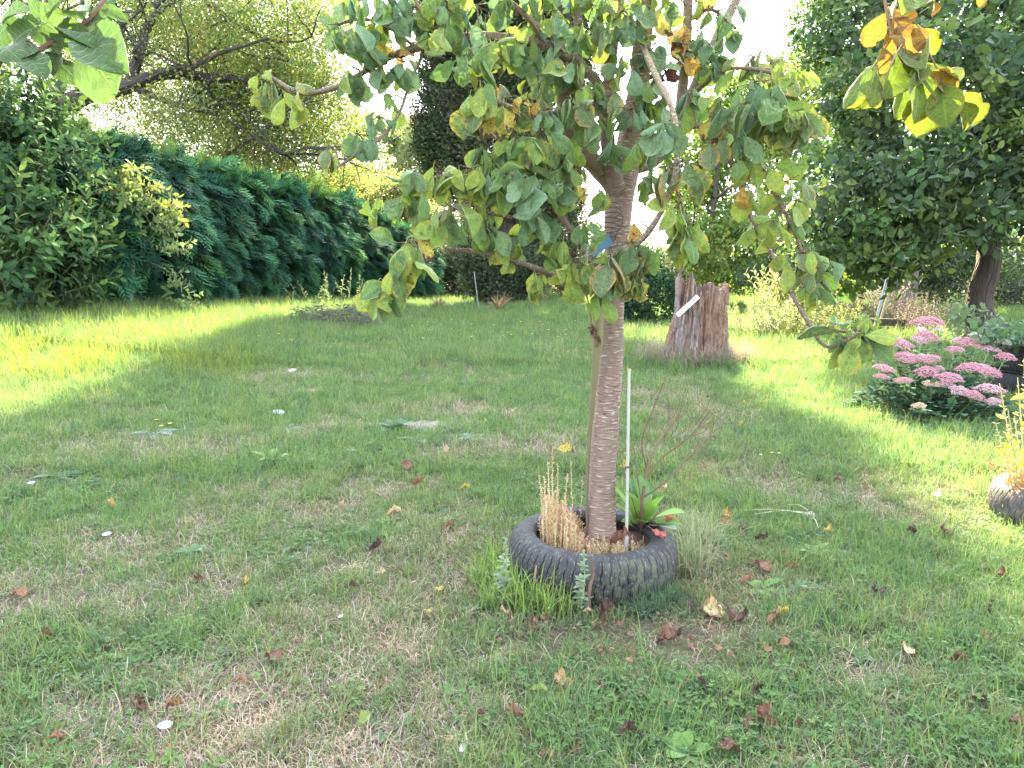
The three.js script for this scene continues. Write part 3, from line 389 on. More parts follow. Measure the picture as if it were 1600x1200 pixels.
{ // dry tussocks and seeding weeds at the end of the lawn
  const t = (n) => { const b = new B(); for (let k = 0; k < n; k++) { const a = rr(0, 6.28), c = rr(0.7, 1.2); blade(b, Math.cos(a) * 0.05, Math.sin(a) * 0.05, rr(0.3, 0.65), 0.014, a, rr(0.3, 2), C(c, c * 0.95, c * 0.9), C(c * 1.3, c * 1.25, c * 1.1), 4); } return b.build(); }, g0 = t(110); g0.userData.local = true;
  for (const [x, y, s, lab] of [[686, 482, 1.0, 'small brown dry grass tussock in front of the far hedge'], [780, 487, 1.25, 'larger pinkish brown dry grass tussock near the thin pale pole']]) { const p = gnd(x, y), c = C(0.3, 0.22, 0.13); const m = std({ color: c, side: THREE.DoubleSide, roughness: 1 }); const o = mesh('dry_tussock', g0, m); o.position.copy(p); o.scale.set(s * 0.9, s * 0.75, s * 0.9); tag(o, lab, 'grass tussock', 'dry tussocks at the lawn end'); }
  const w = new B(), WC = [C(0.09, 0.13, 0.06), C(0.12, 0.15, 0.07)];
  const weed = (x, y, h, lean) => { const g = gnd(x, y), tp = atZ(x + lean, y - h, g.z + rr(-0.3, 0.3)), c = pick(WC); for (let k = 0; k < 26; k++) { const s = k / 26, p = g.clone().lerp(tp, s), q = g.clone().lerp(tp, s + 0.045); leaf(w, p, q.clone().sub(p), V(0.3, 0, 1), p.distanceTo(q), 0.014, c, { fold: 0 }); if (s > 0.15) leaf(w, p, rnd3().add(V(0, 0.6, 0)), rnd3(), 0.16 * (1.2 - s), 0.03, vary(c, 0.3)); } };
  for (const [x, y, h, l] of [[470, 480, 62, -52], [478, 478, 50, -36], [484, 478, 40, -20], [505, 477, 50, 6], [516, 478, 55, -10], [530, 477, 48, 8], [545, 478, 60, 4], [556, 478, 44, 12], [565, 480, 52, -4], [572, 478, 40, 8], [492, 478, 32, 12], [540, 478, 40, -16], [525, 480, 30, -20], [580, 482, 34, 3], [512, 474, 36, 18], [870, 400, 0, 0]].slice(0, 15)) weed(x, y, h, l);
  tag(mesh('seeding_weeds', w.build(), M.foliage), 'tall pale seeding weeds standing in front of the hedge foot', 'weeds', null, 'stuff');
  // heap of prunings
  const hp = thing('pruning_heap', 'low dark heap of cut twigs lying on the far lawn', 'brush heap', gnd(518, 512)), hb = [], lf = new B(), c0 = gnd(518, 512);
  for (let k = 0; k < 330; k++) { const a = rr(0, 6.28), q = Math.sqrt(R()), p = V(c0.x + Math.cos(a) * q * 0.85, 0, c0.z - 0.2 + Math.sin(a) * q * 0.4); p.y = H(p.x, p.z) + rr(0.02, 0.42) * (1 - q * q); const d = V(rr(-1, 1), rr(-0.1, 0.25), rr(-0.5, 0.5)).multiplyScalar(0.3); hb.push(limb([p, p.clone().add(d)], [0.008, 0.004], { rs: 4, n: 3, col: bk(0.1, 0.08, 0.075) })); if (k % 2) for (let j = 0; j < 4; j++) leaf(lf, p.clone().add(rnd3().multiplyScalar(0.1)), rnd3(), rnd3(), 0.1, 0.03, C(0.09, 0.1, 0.05)); }
  mesh('twigs', mergeGeometries(hb), M.twig, hp, 'stuff'); mesh('leaves', lf.build(), M.foliage, hp, 'stuff');
}
// ---------- weathered stump ----------
reseed(41);
{
  const b = gnd(1090, 572), o = thing('tree_stump', 'weathered split reddish-brown tree stump standing on the lawn behind the fruit tree', 'stump', b);
  const px = -b.z * 0 + b.distanceTo(CAM) / F, W = 0.315, Hh = 126 * px, NA = 420, NH = 110, P = [], K = [], I = [];
  const top = (a) => { const x = Math.cos(a), z = Math.sin(a); let h = 0.9; h += 0.2 * Math.exp(-(((x + 0.4) / 0.17) ** 2)) - 0.1 * Math.exp(-(((x - 0.12) / 0.08) ** 2)) - 0.75 * Math.exp(-(((x + 0.95) / 0.2) ** 2)) * 0.7; if (x > 0.3) h += 0.03; return (h + 0.09 * n3(a * 9, 1.5) + 0.06 * n3(a * 30, 4)) * Hh; };
  const rad = (a, v) => { const x = Math.cos(a), z = Math.sin(a); let r = W * (1 + 0.32 * Math.exp(-v * 5) + 0.05 * Math.sin(a * 3 + 1)); r *= 1 + 0.1 * n3(a * 3, v * 1.2, 2) + 0.085 * (1 - 2 * Math.abs(n3(a * 8 + v, v * 2.2, 5))) + 0.055 * (1 - 2 * Math.abs(n3(a * 20 + v * 2, v * 3.5, 8))) + 0.045 * n3(a * 45, v * 14, 3) + 0.02 * n3(a * 90, v * 30, 3); const g = ((a + 7) % 6.2832); r *= 1 - 0.14 * Math.exp(-(((a - 1.45) / 0.05) ** 2)) * ss(0.02, 0.35, v) - 0.22 * Math.exp(-(((a - 2.0) / 0.12) ** 2)) * Math.exp(-(((v - 0.35) / 0.2) ** 2)); return r * (x < -0.5 ? 1 - 0.25 * ss(0.35, 1, v) : 1); };
  const red = C(0.19, 0.105, 0.065), grey = C(0.21, 0.17, 0.155), dark = C(0.06, 0.04, 0.035), tan = C(0.28, 0.18, 0.12);
  const colr = (a, v) => { const q = n3(a * 7, v * 1.3, 11), w = n3(a * 26, v * 3, 4); const c = mixc(red, grey, ss(-0.1, 0.35, q + (Math.cos(a) < -0.1 ? 0.15 : -0.1))); c.lerp(tan, ss(0.15, 0.5, w) * 0.8); c.lerp(dark, clamp(ss(0.0, 0.4, n3(a * 13, v * 4, 9)) * 0.6 + ss(0.1, 0.4, n3(a * 40, v * 18, 6)) * 0.6, 0, 0.9)); return c; };
  for (let j = 0; j <= NH; j++) for (let i = 0; i <= NA; i++) { const a = (i % NA) / NA * Math.PI * 2, v = j / NH, r = rad(a, v), c = colr(a, v); P.push(b.x + Math.cos(a) * r * 1.06, b.y - 0.06 + v * (top(a) + 0.06), b.z - 0.25 + Math.sin(a) * r); K.push(c.r, c.g, c.b); if (j < NH && i < NA) { const q = j * (NA + 1) + i; I.push(q, q + NA + 1, q + 1, q + 1, q + NA + 1, q + NA + 2); } }
  const base = P.length / 3, NI = 8; // the hollow inside
  for (let j = 0; j <= NI; j++) for (let i = 0; i <= NA; i++) { const a = (i % NA) / NA * Math.PI * 2, v = 1 - j / NI * 0.6, r = rad(a, v) * (0.82 - 0.2 * j / NI), c = mixc(dark, red, 0.3 + 0.3 * n3(a * 9, v * 5)); P.push(b.x + Math.cos(a) * r * 1.06, b.y + v * top(a) * (j ? 1 : 0.985), b.z - 0.25 + Math.sin(a) * r); K.push(c.r, c.g, c.b); if (i < NA) { const q = base + j * (NA + 1) + i; if (j < NI) I.push(q, q + NA + 1, q + 1, q + 1, q + NA + 1, q + NA + 2); if (j === 0) { const t = NH * (NA + 1) + i; I.push(t, q, t + 1, t + 1, q, q + 1); } } }
  const g = new THREE.BufferGeometry(); g.setAttribute('position', new THREE.Float32BufferAttribute(P, 3)); g.setAttribute('color', new THREE.Float32BufferAttribute(K, 3)); g.setIndex(I); g.computeVertexNormals();
  mesh('wood', g, std({ roughness: 0.95, side: THREE.DoubleSide }), o);
  const dg = new B(), c1 = C(0.32, 0.24, 0.18);
  for (let k = 0; k < 1900; k++) { const a = rr(-0.3, Math.PI + 0.3), q = rr(0.32, 0.72), x = b.x + Math.cos(a) * q, z = b.z - 0.25 + Math.sin(a) * q * 0.95, n0 = dg.n; blade(dg, 0, 0, rr(0.16, 0.42), 0.008, rr(0, 6.28), rr(0.3, 2.4), vary(C(0.22, 0.16, 0.13), 0.4), vary(c1, 0.4), 4); for (let i = n0; i < dg.n; i++) { dg.p[i * 3] += x; dg.p[i * 3 + 1] += H(x, z); dg.p[i * 3 + 2] += z; } }
  tag(mesh('dead_grass', dg.build(), M.dry), 'tangle of dead brown grass round the foot of the stump', 'dead grass', null, 'stuff');
  const p0 = atZ(1058, 493, b.z + 0.17), p1 = atZ(1091, 463, b.z + 0.13), L = p0.distanceTo(p1), sl = new THREE.BoxGeometry(L, 0.055, 0.012), d = p1.clone().sub(p0).normalize(), zz = V(0.1, 0.25, 1), y = V().crossVectors(zz, d).normalize(); zz.crossVectors(d, y).normalize();
  sl.applyMatrix4(new THREE.Matrix4().makeBasis(d, y, zz)); sl.translate((p0.x + p1.x) / 2, (p0.y + p1.y) / 2, (p0.z + p1.z) / 2);
  tag(mesh('white_strip', sl, new THREE.MeshStandardMaterial({ color: C(0.6, 0.61, 0.63), roughness: 0.6 })), 'short white strip leaning against the front of the stump', 'strip');
}
// ---------- tyres ----------
const TYRE_R = 0.335, TYRE_H = 0.215;
function tyreGeo(o = {}) { // lying on its side; y up is its axle; grooves cut into the tread
  const NA = o.na ?? 1000, prof = [], P = [], K = [], I = [], h = TYRE_H;
  const add = (r, y, kind) => prof.push([r, y, kind]);
  for (let k = 0; k <= 4; k++) add(0.205 + 0.012 * k / 4, 0.03 + 0.01 * Math.sin(k), 0);
  for (let k = 1; k <= 9; k++) { const t = k / 9; add(lerp(0.217, 0.315, t), 0.028 - 0.026 * Math.sin(t * Math.PI * 0.85), 0); }
  for (let k = 0; k <= 30; k++) { const t = k / 30, u = t * 2 - 1; add(TYRE_R - 0.02 * u * u - 0.012 * u ** 6, lerp(0.02, h - 0.02, t), 1); }
  for (let k = 1; k <= 12; k++) { const t = k / 12; add(lerp(0.303, 0.236, t), h - 0.02 + 0.02 * Math.sin(Math.min(1, t * 1.5) * Math.PI / 2) - 0.014 * t * t + 0.002 * (Math.abs(t - 0.35) < 0.06 ? 1 : 0), 0); }
  for (let k = 1; k <= 8; k++) { const t = k / 8; add(lerp(0.236, 0.216, Math.sin(t * 1.57)) + 0.05 * Math.max(0, t - 0.4), h - 0.014 - 0.06 * t, 2); }
  for (let k = 0; k <= 6; k++) add(0.25 + 0.05 * Math.sin(k / 6 * Math.PI), lerp(h - 0.09, 0.05, k / 6), 2);
  const groove = (a, t) => { // t across the tread, -1..1
    const s = a * TYRE_R; let g = 0; const zig = 0.05 * Math.sin(s / 0.014);
    for (const c of [-0.5, 0.1]) g = Math.max(g, 0.7 * (1 - ss(0.012, 0.03, Math.abs(t - c + zig * 0.3))));
    const per = 0.0335, sh = Math.abs(t) > 0.5, ph = s / per + (t > 0.1 ? 0 : 0.5) + 0.3 * t + 0.08 * Math.sin(t * 11), f = ph - Math.floor(ph), wd = 0.035;
    g = Math.max(g, (1 - ss(wd, wd + 0.035, Math.min(f, 1 - f))) * (sh ? 1 - ss(0.86, 0.97, Math.abs(t)) * 0.3 : 1));
    return g;
  };
  for (let i = 0; i <= NA; i++) for (let j = 0; j < prof.length; j++) {
    const a = (i % NA) / NA * Math.PI * 2; let [r, y, kind] = prof[j]; let c = 0.015 + 0.008 * n3(a * 20, j * 0.7, 1);
    if (kind === 1) { const t = (y - 0.02) / (h - 0.04) * 2 - 1, g = groove(a, t); r -= 0.006 * g; c *= 1 - 0.6 * g; }
    const w = 0.003 * n3(a * 2.2, y * 5, 3); y += w; r += w * 1.5;
    let col = C(c, c, c * 1.08); if (o.tint) col = o.tint(a, y, r, c, kind);
    P.push(Math.cos(a) * r, y, Math.sin(a) * r); K.push(col.r, col.g, col.b);
    if (i < NA && j < prof.length - 1) { const q = i * prof.length + j; I.push(q, q + 1, q + prof.length, q + 1, q + prof.length + 1, q + prof.length); }
  }
  const g = new THREE.BufferGeometry(); g.setAttribute('position', new THREE.Float32BufferAttribute(P, 3)); g.setAttribute('color', new THREE.Float32BufferAttribute(K, 3)); g.setIndex(I); g.computeVertexNormals(); g.userData.local = true;
  return g;
}
const rubber = std({ roughness: 0.78, side: THREE.DoubleSide });
{
  const moss = C(0.085, 0.095, 0.045), dust = C(0.06, 0.056, 0.054);
  const tint = (a, y, r, c, k) => { const col = C(c, c, c * 1.08), n = fbm(a * 9, y * 22, 2, 4), front = Math.exp(-(((a - 1.15) / 0.55) ** 2)); col.lerp(moss, clamp(k === 1 ? front * (0.35 + 1.8 * n) : 0.1 * (n > 0.15 ? 1 : 0), 0, 0.85)); col.lerp(dust, clamp(0.25 + n * 0.9, 0, 0.5) * (k === 1 ? 0.5 : 0.8)); if (n3(a * 60, y * 130, 7) > 0.42) col.lerp(C(0.3, 0.3, 0.28), 0.35); return col; };
  const o = mesh('tyre_planter', tyreGeo({ na: 1500, tint }), rubber); o.position.copy(T0); o.position.y += -0.012; o.rotation.z = -0.012; o.scale.set(1.045, 1, 1.045);
  tag(o, 'old black car tyre lying round the foot of the fruit tree', 'tyre');
  const sb = new B(), NR = 14, NA = 40; for (let i = 0; i <= NA; i++) for (let j = 0; j <= NR; j++) { const a = i / NA * 6.2832, r = 0.27 * j / NR, x = T0.x + Math.cos(a) * r, z = T0.z + Math.sin(a) * r, c = 0.6 + 0.5 * R(); sb.v(x, T0.y + 0.12 + 0.012 * n3(x * 30, z * 30) + 0.02 * n3(x * 8, z * 8, 2), z, C(0.1 * c, 0.055 * c, 0.04 * c)); if (i < NA && j < NR) { const q = i * (NR + 1) + j; sb.t(q, q + 1, q + NR + 1); sb.t(q + 1, q + NR + 2, q + NR + 1); } }
  tag(mesh('soil', sb.build(), std({ roughness: 1 })), 'reddish brown soil and litter filling the tyre round the trunk', 'soil', null, 'stuff');
}
{
  const g = tyreGeo({ na: 420 }), s0 = V(at(1612, 560, 7.3).x, 0, at(1612, 560, 7.3).z); s0.y = H(s0.x, s0.z);
  ['lowest black tyre of the stack behind the pink flowers', 'middle black tyre of the stack behind the pink flowers', 'topmost black tyre of the stack behind the pink flowers'].forEach((lab, k) => { const o = mesh('stacked_tyre', g, rubber); o.position.copy(s0).add(V(k === 2 ? -0.06 : 0.03 * k, k * 0.208, 0)); o.rotation.y = k; if (k === 2) { o.rotation.z = 0.06; o.scale.set(1.12, 1.12, 1.12); } tag(o, lab, 'tyre', 'tyres stacked behind the pink flowers'); });
  const p = gnd(1612, 838), o = mesh('edge_tyre', tyreGeo({ na: 700, tint: (a, y, r, c, k) => { const n = fbm(a * 8, y * 20, 6, 3); return mixc(C(c, c, c), C(0.11, 0.095, 0.08), clamp(0.5 + n, 0, 0.9)); } }), rubber); o.position.copy(p).add(V(0.3, -0.02, -0.2)); tag(o, 'dusty grey-brown tyre planter cut off by the right edge of the picture', 'tyre');
}
// ---------- pink stonecrop ----------
{
  const b = gnd(1470, 664), o = thing('pink_stonecrop', 'large pink flowering stonecrop clump with fleshy green leaves beside the tyre stack', 'flowering plant', b);
  const heads = [[1450, 507, 44, 0], [1447, 529, 40, 0], [1403, 538, 52, 0], [1375, 545, 30, 0], [1437, 533, 24, 1], [1515, 538, 46, 0], [1492, 547, 26, 0], [1545, 548, 30, 1], [1500, 533, 24, 2], [1415, 561, 44, 0], [1453, 562, 32, 0], [1440, 557, 18, 2], [1380, 577, 34, 0], [1372, 555, 20, 1], [1448, 583, 40, 0], [1465, 576, 24, 1], [1411, 596, 28, 0], [1483, 592, 44, 0], [1515, 578, 40, 0], [1535, 575, 26, 1], [1545, 584, 34, 0], [1571, 559, 28, 0], [1476, 604, 40, 1], [1456, 600, 26, 3], [1500, 612, 34, 1], [1522, 618, 30, 0], [1545, 610, 40, 1], [1558, 612, 26, 0], [1436, 635, 20, 3], [1552, 628, 22, 1], [1570, 536, 28, 2], [1378, 590, 24, 0], [1525, 526, 20, 2], [1467, 516, 18, 2], [1440, 516, 20, 2]];
  const headGeo = [0, 1, 2].map((s) => { reseed(400 + s); const gs = [], fl = new THREE.OctahedronGeometry(1, 0); for (let k = 0; k < 300; k++) { const a = k * 2.39996, q = Math.sqrt((k + 0.5) / 300), lob = 1 + 0.13 * Math.sin(a * 5 + s) + 0.08 * n3(a, s); const f = fl.clone(), sc = rr(0.045, 0.075); f.scale(sc, sc * 0.8, sc); f.rotateY(R() * 6); f.translate(Math.cos(a) * q * lob, 0.3 * (1 - q * q) + 0.07 * n3(Math.cos(a) * q * 4, Math.sin(a) * q * 4, s) + rr(-0.03, 0.05), Math.sin(a) * q * lob); const c = rr(0.75, 1.2), n = f.attributes.position.count, cl = new Float32Array(n * 3); for (let i = 0; i < n; i++) cl.set([c, c * (R() < 0.25 ? 1.3 : 0.95), c], i * 3); f.setAttribute('color', new THREE.BufferAttribute(cl, 3)); f.deleteAttribute('uv'); gs.push(f); } const g = mergeGeometries(gs); g.userData.local = true; return g; });
  const hm = [C(0.38, 0.16, 0.2), C(0.4, 0.23, 0.26), C(0.5, 0.33, 0.32), C(0.4, 0.27, 0.2)].map((c) => std({ color: c, roughness: 0.85 }));
  reseed(55);
  const st = [], lv = new B(), depthOf = (y) => lerp(7.0, 5.75, clamp((y - 505) / 130, 0, 1));
  for (const [x, y, w, k] of heads) {
    const p = at(x, y, depthOf(y) + rr(-0.12, 0.12)), r = w / 2 * depthOf(y) / F * rr(0.78, 1.05), o2 = mesh('flower_head', pick(headGeo), hm[k], o); o2.position.copy(p).sub(o.position); o2.scale.set(r * 1.05, r * rr(1.2, 1.7), r * 1.05); o2.rotation.set(rr(0, 0.35), rr(0, 6), rr(-0.2, 0.2));
    const f = V(lerp(p.x, b.x + 0.1, 0.55), 0, lerp(p.z, b.z - 0.35, 0.5)); f.y = H(f.x, f.z);
    const mid = f.clone().lerp(p, 0.6).add(V((p.x - f.x) * 0.12, 0, (p.z - f.z) * 0.12)); st.push(limb([f, mid, p], [0.009, 0.006, 0.005], { rs: 5, n: 8, col: bk(0.16, 0.24, 0.1) }));
    for (let j = 0; j < 6; j++) { const a = rr(0, 6.28); st.push(limb([mid.clone().lerp(p, 0.75), p.clone().add(V(Math.cos(a) * r * 0.6, r * 0.05, Math.sin(a) * r * 0.6))], [0.004, 0.003], { rs: 4, n: 3, col: bk(0.2, 0.27, 0.12) })); }
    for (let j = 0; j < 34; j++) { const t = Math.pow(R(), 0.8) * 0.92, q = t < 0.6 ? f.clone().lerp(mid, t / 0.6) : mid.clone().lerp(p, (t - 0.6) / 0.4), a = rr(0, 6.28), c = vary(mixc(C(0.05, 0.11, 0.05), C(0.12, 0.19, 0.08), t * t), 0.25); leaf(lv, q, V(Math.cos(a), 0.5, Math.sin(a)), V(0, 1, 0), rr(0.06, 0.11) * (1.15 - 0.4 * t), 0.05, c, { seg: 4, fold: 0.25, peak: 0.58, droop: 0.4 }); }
  }
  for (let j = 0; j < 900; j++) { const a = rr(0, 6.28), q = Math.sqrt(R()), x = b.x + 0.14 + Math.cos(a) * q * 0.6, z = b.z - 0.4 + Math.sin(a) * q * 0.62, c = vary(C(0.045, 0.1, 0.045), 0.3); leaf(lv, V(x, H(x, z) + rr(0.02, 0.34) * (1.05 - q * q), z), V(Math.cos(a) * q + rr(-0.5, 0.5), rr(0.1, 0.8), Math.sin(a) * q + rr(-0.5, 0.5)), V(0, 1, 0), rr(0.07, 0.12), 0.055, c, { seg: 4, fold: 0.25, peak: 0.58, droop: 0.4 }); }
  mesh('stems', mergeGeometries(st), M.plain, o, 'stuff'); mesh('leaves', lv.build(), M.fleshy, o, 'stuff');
}
// ---------- the fruit tree ----------
reseed(61);
const ZT = T0.z, P3 = (x, y, dz = 0) => atZ(x, y, ZT + dz);
// broad crinkled leaves; uv over the blade; each kind has its own colours
const bigLeaf = (s, o = {}) => {
  reseed(700 + s); const NX = 8, NY = 12, L = 1, W = o.w ?? rr(0.62, 0.86), pk = o.pk ?? rr(0.52, 0.64), curl = o.curl ?? rr(0.2, 1.3) * (R() < 0.3 ? -1 : 1), bend = o.bend ?? rr(0.2, 1.3), tw = rr(-0.8, 0.8), P = [], U = [], I = [], bite = R() < 0.35 ? rr(0.3, 0.8) : -1, bs = sg();
  let y = 0, z = 0, an = 0; 
  for (let j = 0; j <= NY; j++) {
    const t = j / NY, w = Math.max(0.004, W * 0.5 * Math.pow(Math.max(0, Math.sin(Math.PI * Math.pow(t, Math.log(0.5) / Math.log(pk)))), 0.62));
    for (let i = 0; i <= NX; i++) {
      const u = i / NX * 2 - 1; let e = 1 + 0.07 * n3(t * 9, u > 0 ? 3 : 8, s) + 0.05 * n3(t * 26, u > 0 ? 3 : 8, s); if (bite > 0 && u * bs > 0) e *= 1 - 0.4 * Math.exp(-(((t - bite) / 0.08) ** 2));
      const a = u * curl * 1.2, x = Math.abs(curl) > 0.01 ? w * e * Math.sin(a) / (curl * 1.2) : w * e * u, d = w * e * (1 - Math.cos(a)) / (curl * 1.2 || 1) + 0.2 * w * Math.abs(u) + 0.035 * n3(t * 4, u * 2, s) + 0.022 * Math.sin(t * 24 + Math.abs(u) * 3) * Math.abs(u) * (1 - Math.abs(u)) * 2 + 0.05 * Math.sin(t * 9 + s) * u * u * w * 2;
      const c = Math.cos(tw * t), q = Math.sin(tw * t); P.push(x * c - d * q, y + d * Math.sin(an) * -0.6, z + (x * q + d * c) * Math.cos(an)); U.push(i / NX, t);
      if (i < NX && j < NY) { const k = j * (NX + 1) + i; I.push(k, k + 1, k + NX + 1, k + 1, k + NX + 2, k + NX + 1); }
    }
    an = bend * t * t + (o.roll ?? 0) * t; y += Math.cos(an) * L / NY; z -= Math.sin(an) * L / NY;
  }
  // petiole
  const k = P.length / 3; P.push(-0.012, 0, 0, 0.012, 0, 0, 0.008, -0.2, -0.03, -0.008, -0.2, -0.03); U.push(0.5, 0.02, 0.5, 0.02, 0.5, 0, 0.5, 0); I.push(k, k + 2, k + 1, k, k + 3, k + 2);
  if (o.cr) for (let i = 0; i < k; i++) { const X = P[i * 3], Y = P[i * 3 + 1], Z = P[i * 3 + 2]; P[i * 3] += o.cr * (n3(X * 3, Y * 4, s) + 0.6 * n3(X * 9, Y * 8, s + 2)); P[i * 3 + 1] += o.cr * 0.8 * n3(X * 4 + 9, Y * 4, s); P[i * 3 + 2] += o.cr * 1.3 * (n3(X * 4, Y * 4 + 5, s) + 0.7 * n3(X * 10, Y * 9, s + 5)); }
  const g = new THREE.BufferGeometry(); g.setAttribute('position', new THREE.Float32BufferAttribute(P, 3)); g.setAttribute('uv', new THREE.Float32BufferAttribute(U, 2)); g.setIndex(I); g.computeVertexNormals(); g.userData.local = true; return g;
};
const leafTex = (s, base, edge, spot, o = {}) => tex(128, 256, (u, v) => {
  const x = u * 2 - 1, ax = Math.abs(x), n = fbm(u * 4, v * 6, s, 4), m = n3(u * 13, v * 20, s + 3), f = n3(u * 40, v * 70, s);
  const side = Math.abs(((v * 7 - ax * 1.9 + 10) % 1) - 0.5), vein = Math.max(1 - ss(0.02, 0.06, ax), (1 - ss(0.03, 0.09, side)) * 0.55);
  let c = base.map((b, i) => 1.3 * b * (1 + 0.5 * n + 0.25 * m + 0.15 * f));
  const e = clamp((ss(0.45, 1.0, ax * 0.8 + v * 0.35) + n * 1.3 - 0.35) * (o.edge ?? 0) * 1.6, 0, 1); c = c.map((b, i) => lerp(b, edge[i] * (1 + 0.4 * m), e));
  const q = Math.max(ss(0.3, 0.42, n3(u * 7 + 5, v * 12, s + 9)) * (o.spots ?? 0), ss(0.28, 0.36, n3(u * 22, v * 40, s + 4)) * (o.spots ?? 0) * 0.7, ss(0.05, 0.3, n + v * (o.tipb ?? 0) - 0.55 * (o.tipb ? 1 : 0)) * (o.tipb ? 1 : 0)); c = c.map((b, i) => lerp(b, spot[i], clamp(q, 0, 0.95)));
  return c.map((b, i) => lerp(b, b * 1.25 + [0.02, 0.03, 0.01][i], vein * 0.8));
}, true, false);
const BR = [0.09, 0.035, 0.02], PU = [0.05, 0.025, 0.03], YE = [0.34, 0.27, 0.035], OR = [0.45, 0.24, 0.06];
const veins = tex(128, 256, (u, v) => { const ax = Math.abs(u * 2 - 1), side = Math.abs(((v * 7 - ax * 1.9 + 10) % 1) - 0.5), k = 0.8 - 0.8 * Math.max(1 - ss(0.02, 0.07, ax), (1 - ss(0.03, 0.12, side)) * 0.7) + 0.2 * n3(u * 20, v * 36); return [k, k, k]; }, false, false);
const LM = {};
const lmat = (k, maps, tr = 0.5, coat = 0.32) => { LM[k] = maps.map((m) => leafMat({ map: m, tr, coat, cr: 0.5, bump: veins, bs: 0.0012 })); };
lmat('g', [leafTex(1, [0.085, 0.155, 0.035], YE, BR, { spots: 0.3, edge: 0.12 }), leafTex(2, [0.07, 0.13, 0.04], YE, BR, { spots: 0.5, edge: 0.2 }), leafTex(3, [0.12, 0.19, 0.03], YE, BR, { edge: 0.35, spots: 0.4 })]);
lmat('b', [leafTex(4, [0.07, 0.125, 0.055], YE, BR, { spots: 0.15 }), leafTex(5, [0.1, 0.155, 0.07], YE, PU, { spots: 0.3 })], 0.34, 0.4);
lmat('y', [leafTex(6, [0.16, 0.23, 0.04], YE, BR, { edge: 0.6, spots: 0.3 }), leafTex(7, [0.18, 0.235, 0.035], YE, BR, { edge: 0.4, spots: 0.15 })], 0.5);
lmat('s', [leafTex(8, [0.08, 0.13, 0.035], YE, BR, { edge: 0.6, spots: 0.8 }), leafTex(9, [0.1, 0.14, 0.05], OR, PU, { edge: 0.7, spots: 0.7 })]);
lmat('o', [leafTex(10, [0.36, 0.3, 0.05], OR, PU, { edge: 0.5, spots: 0.4, tipb: 0.9 }), leafTex(11, [0.4, 0.24, 0.06], YE, BR, { edge: 0.5, spots: 0.6 })], 0.45, 0.15);
lmat('d', [leafTex(12, [0.065, 0.032, 0.024], [0.04, 0.022, 0.02], PU, { edge: 0.6 }), leafTex(13, [0.1, 0.048, 0.03], BR, PU, { edge: 0.5, spots: 0.5 })], 0.15, 0.1);
lmat('n', [leafTex(14, [0.2, 0.09, 0.045], [0.26, 0.14, 0.08], BR, { edge: 0.6, spots: 0.6 }), leafTex(15, [0.15, 0.065, 0.04], BR, PU, { edge: 0.4, spots: 0.5 })], 0.2, 0.1);
lmat('p', [leafTex(18, [0.36, 0.27, 0.14], [0.42, 0.22, 0.12], BR, { edge: 0.7, spots: 0.7 }), leafTex(16, [0.44, 0.3, 0.19], [0.45, 0.25, 0.14], BR, { edge: 0.5, spots: 0.4 })], 0.25, 0.1);
lmat('r', [leafTex(17, [0.45, 0.12, 0.1], [0.4, 0.15, 0.1], BR, { edge: 0.4 })], 0.25, 0.2);
lmat('k', [leafTex(20, [0.042, 0.08, 0.02], YE, BR, { spots: 0.1 }), leafTex(23, [0.055, 0.095, 0.022], YE, BR, {})], 0.4, 0.15);
lmat('w', [leafTex(21, [0.075, 0.115, 0.01], [0.2, 0.15, 0.012], BR, { edge: 0.4, spots: 0.3 }), leafTex(24, [0.09, 0.12, 0.012], [0.2, 0.14, 0.012], BR, { edge: 0.2, spots: 0.2 })], 0.5, 0.15);
lmat('q', [leafTex(22, [0.17, 0.1, 0.012], [0.2, 0.07, 0.015], BR, { edge: 0.5, spots: 0.6 })], 0.45, 0.1);
const LG = Array.from({ length: 14 }, (_, i) => bigLeaf(i)), LROLL = [bigLeaf(20, { curl: 2.2, bend: 0.5 }), bigLeaf(21, { curl: 1.7, bend: 1.4 })], LDEAD = [bigLeaf(30, { curl: 1.5, bend: 1.6, cr: 0.22 }), bigLeaf(31, { curl: 1.9, bend: 2.2, cr: 0.25, w: 0.75 }), bigLeaf(32, { curl: 1.2, bend: -1.2, cr: 0.28, w: 0.7 }), bigLeaf(33, { curl: 2.2, bend: 2.6, roll: 0.8, cr: 0.15 }), bigLeaf(34, { curl: 0.6, bend: 0.5, cr: 0.12 }), bigLeaf(35, { curl: 2.6, bend: 0.9, cr: 0.18, w: 0.8 }), bigLeaf(36, { curl: 0.9, bend: 1.8, cr: 0.32, w: 0.9 })];
const leafQ = (d, n) => { d = d.clone().normalize(); const x = V().crossVectors(d, n).normalize(), z = V().crossVectors(x, d).normalize(); return Q().setFromRotationMatrix(new THREE.Matrix4().makeBasis(x, d, z)); };
const barkMap = tex(512, 1024, (u, v) => { // horizontal flecks and cracks of smooth fruit-tree bark
  const n = tiled((x, y) => fbm(x, y, 3, 5), u, v, 8), st = tiled((x, y) => n3(x * 0.35, y * 3.2, 6), u, v, 26), s2 = tiled((x, y) => n3(x * 0.3, y * 4, 12), u, v, 40), f = tiled((x, y) => n3(x, y, 2), u, v, 120), k = 1 + 0.5 * n + 0.25 * f;
  let c = [0.175 * k, 0.118 * k, 0.092 * k]; const pale = clamp(ss(0.12, 0.38, st) * 0.85 + ss(0.28, 0.42, s2) * 0.7, 0, 0.95), dk = ss(0.22, 0.42, -st) * 0.75;
  return c.map((b, i) => lerp(lerp(b, [0.36, 0.305, 0.26][i], pale), [0.07, 0.05, 0.045][i], dk));
});
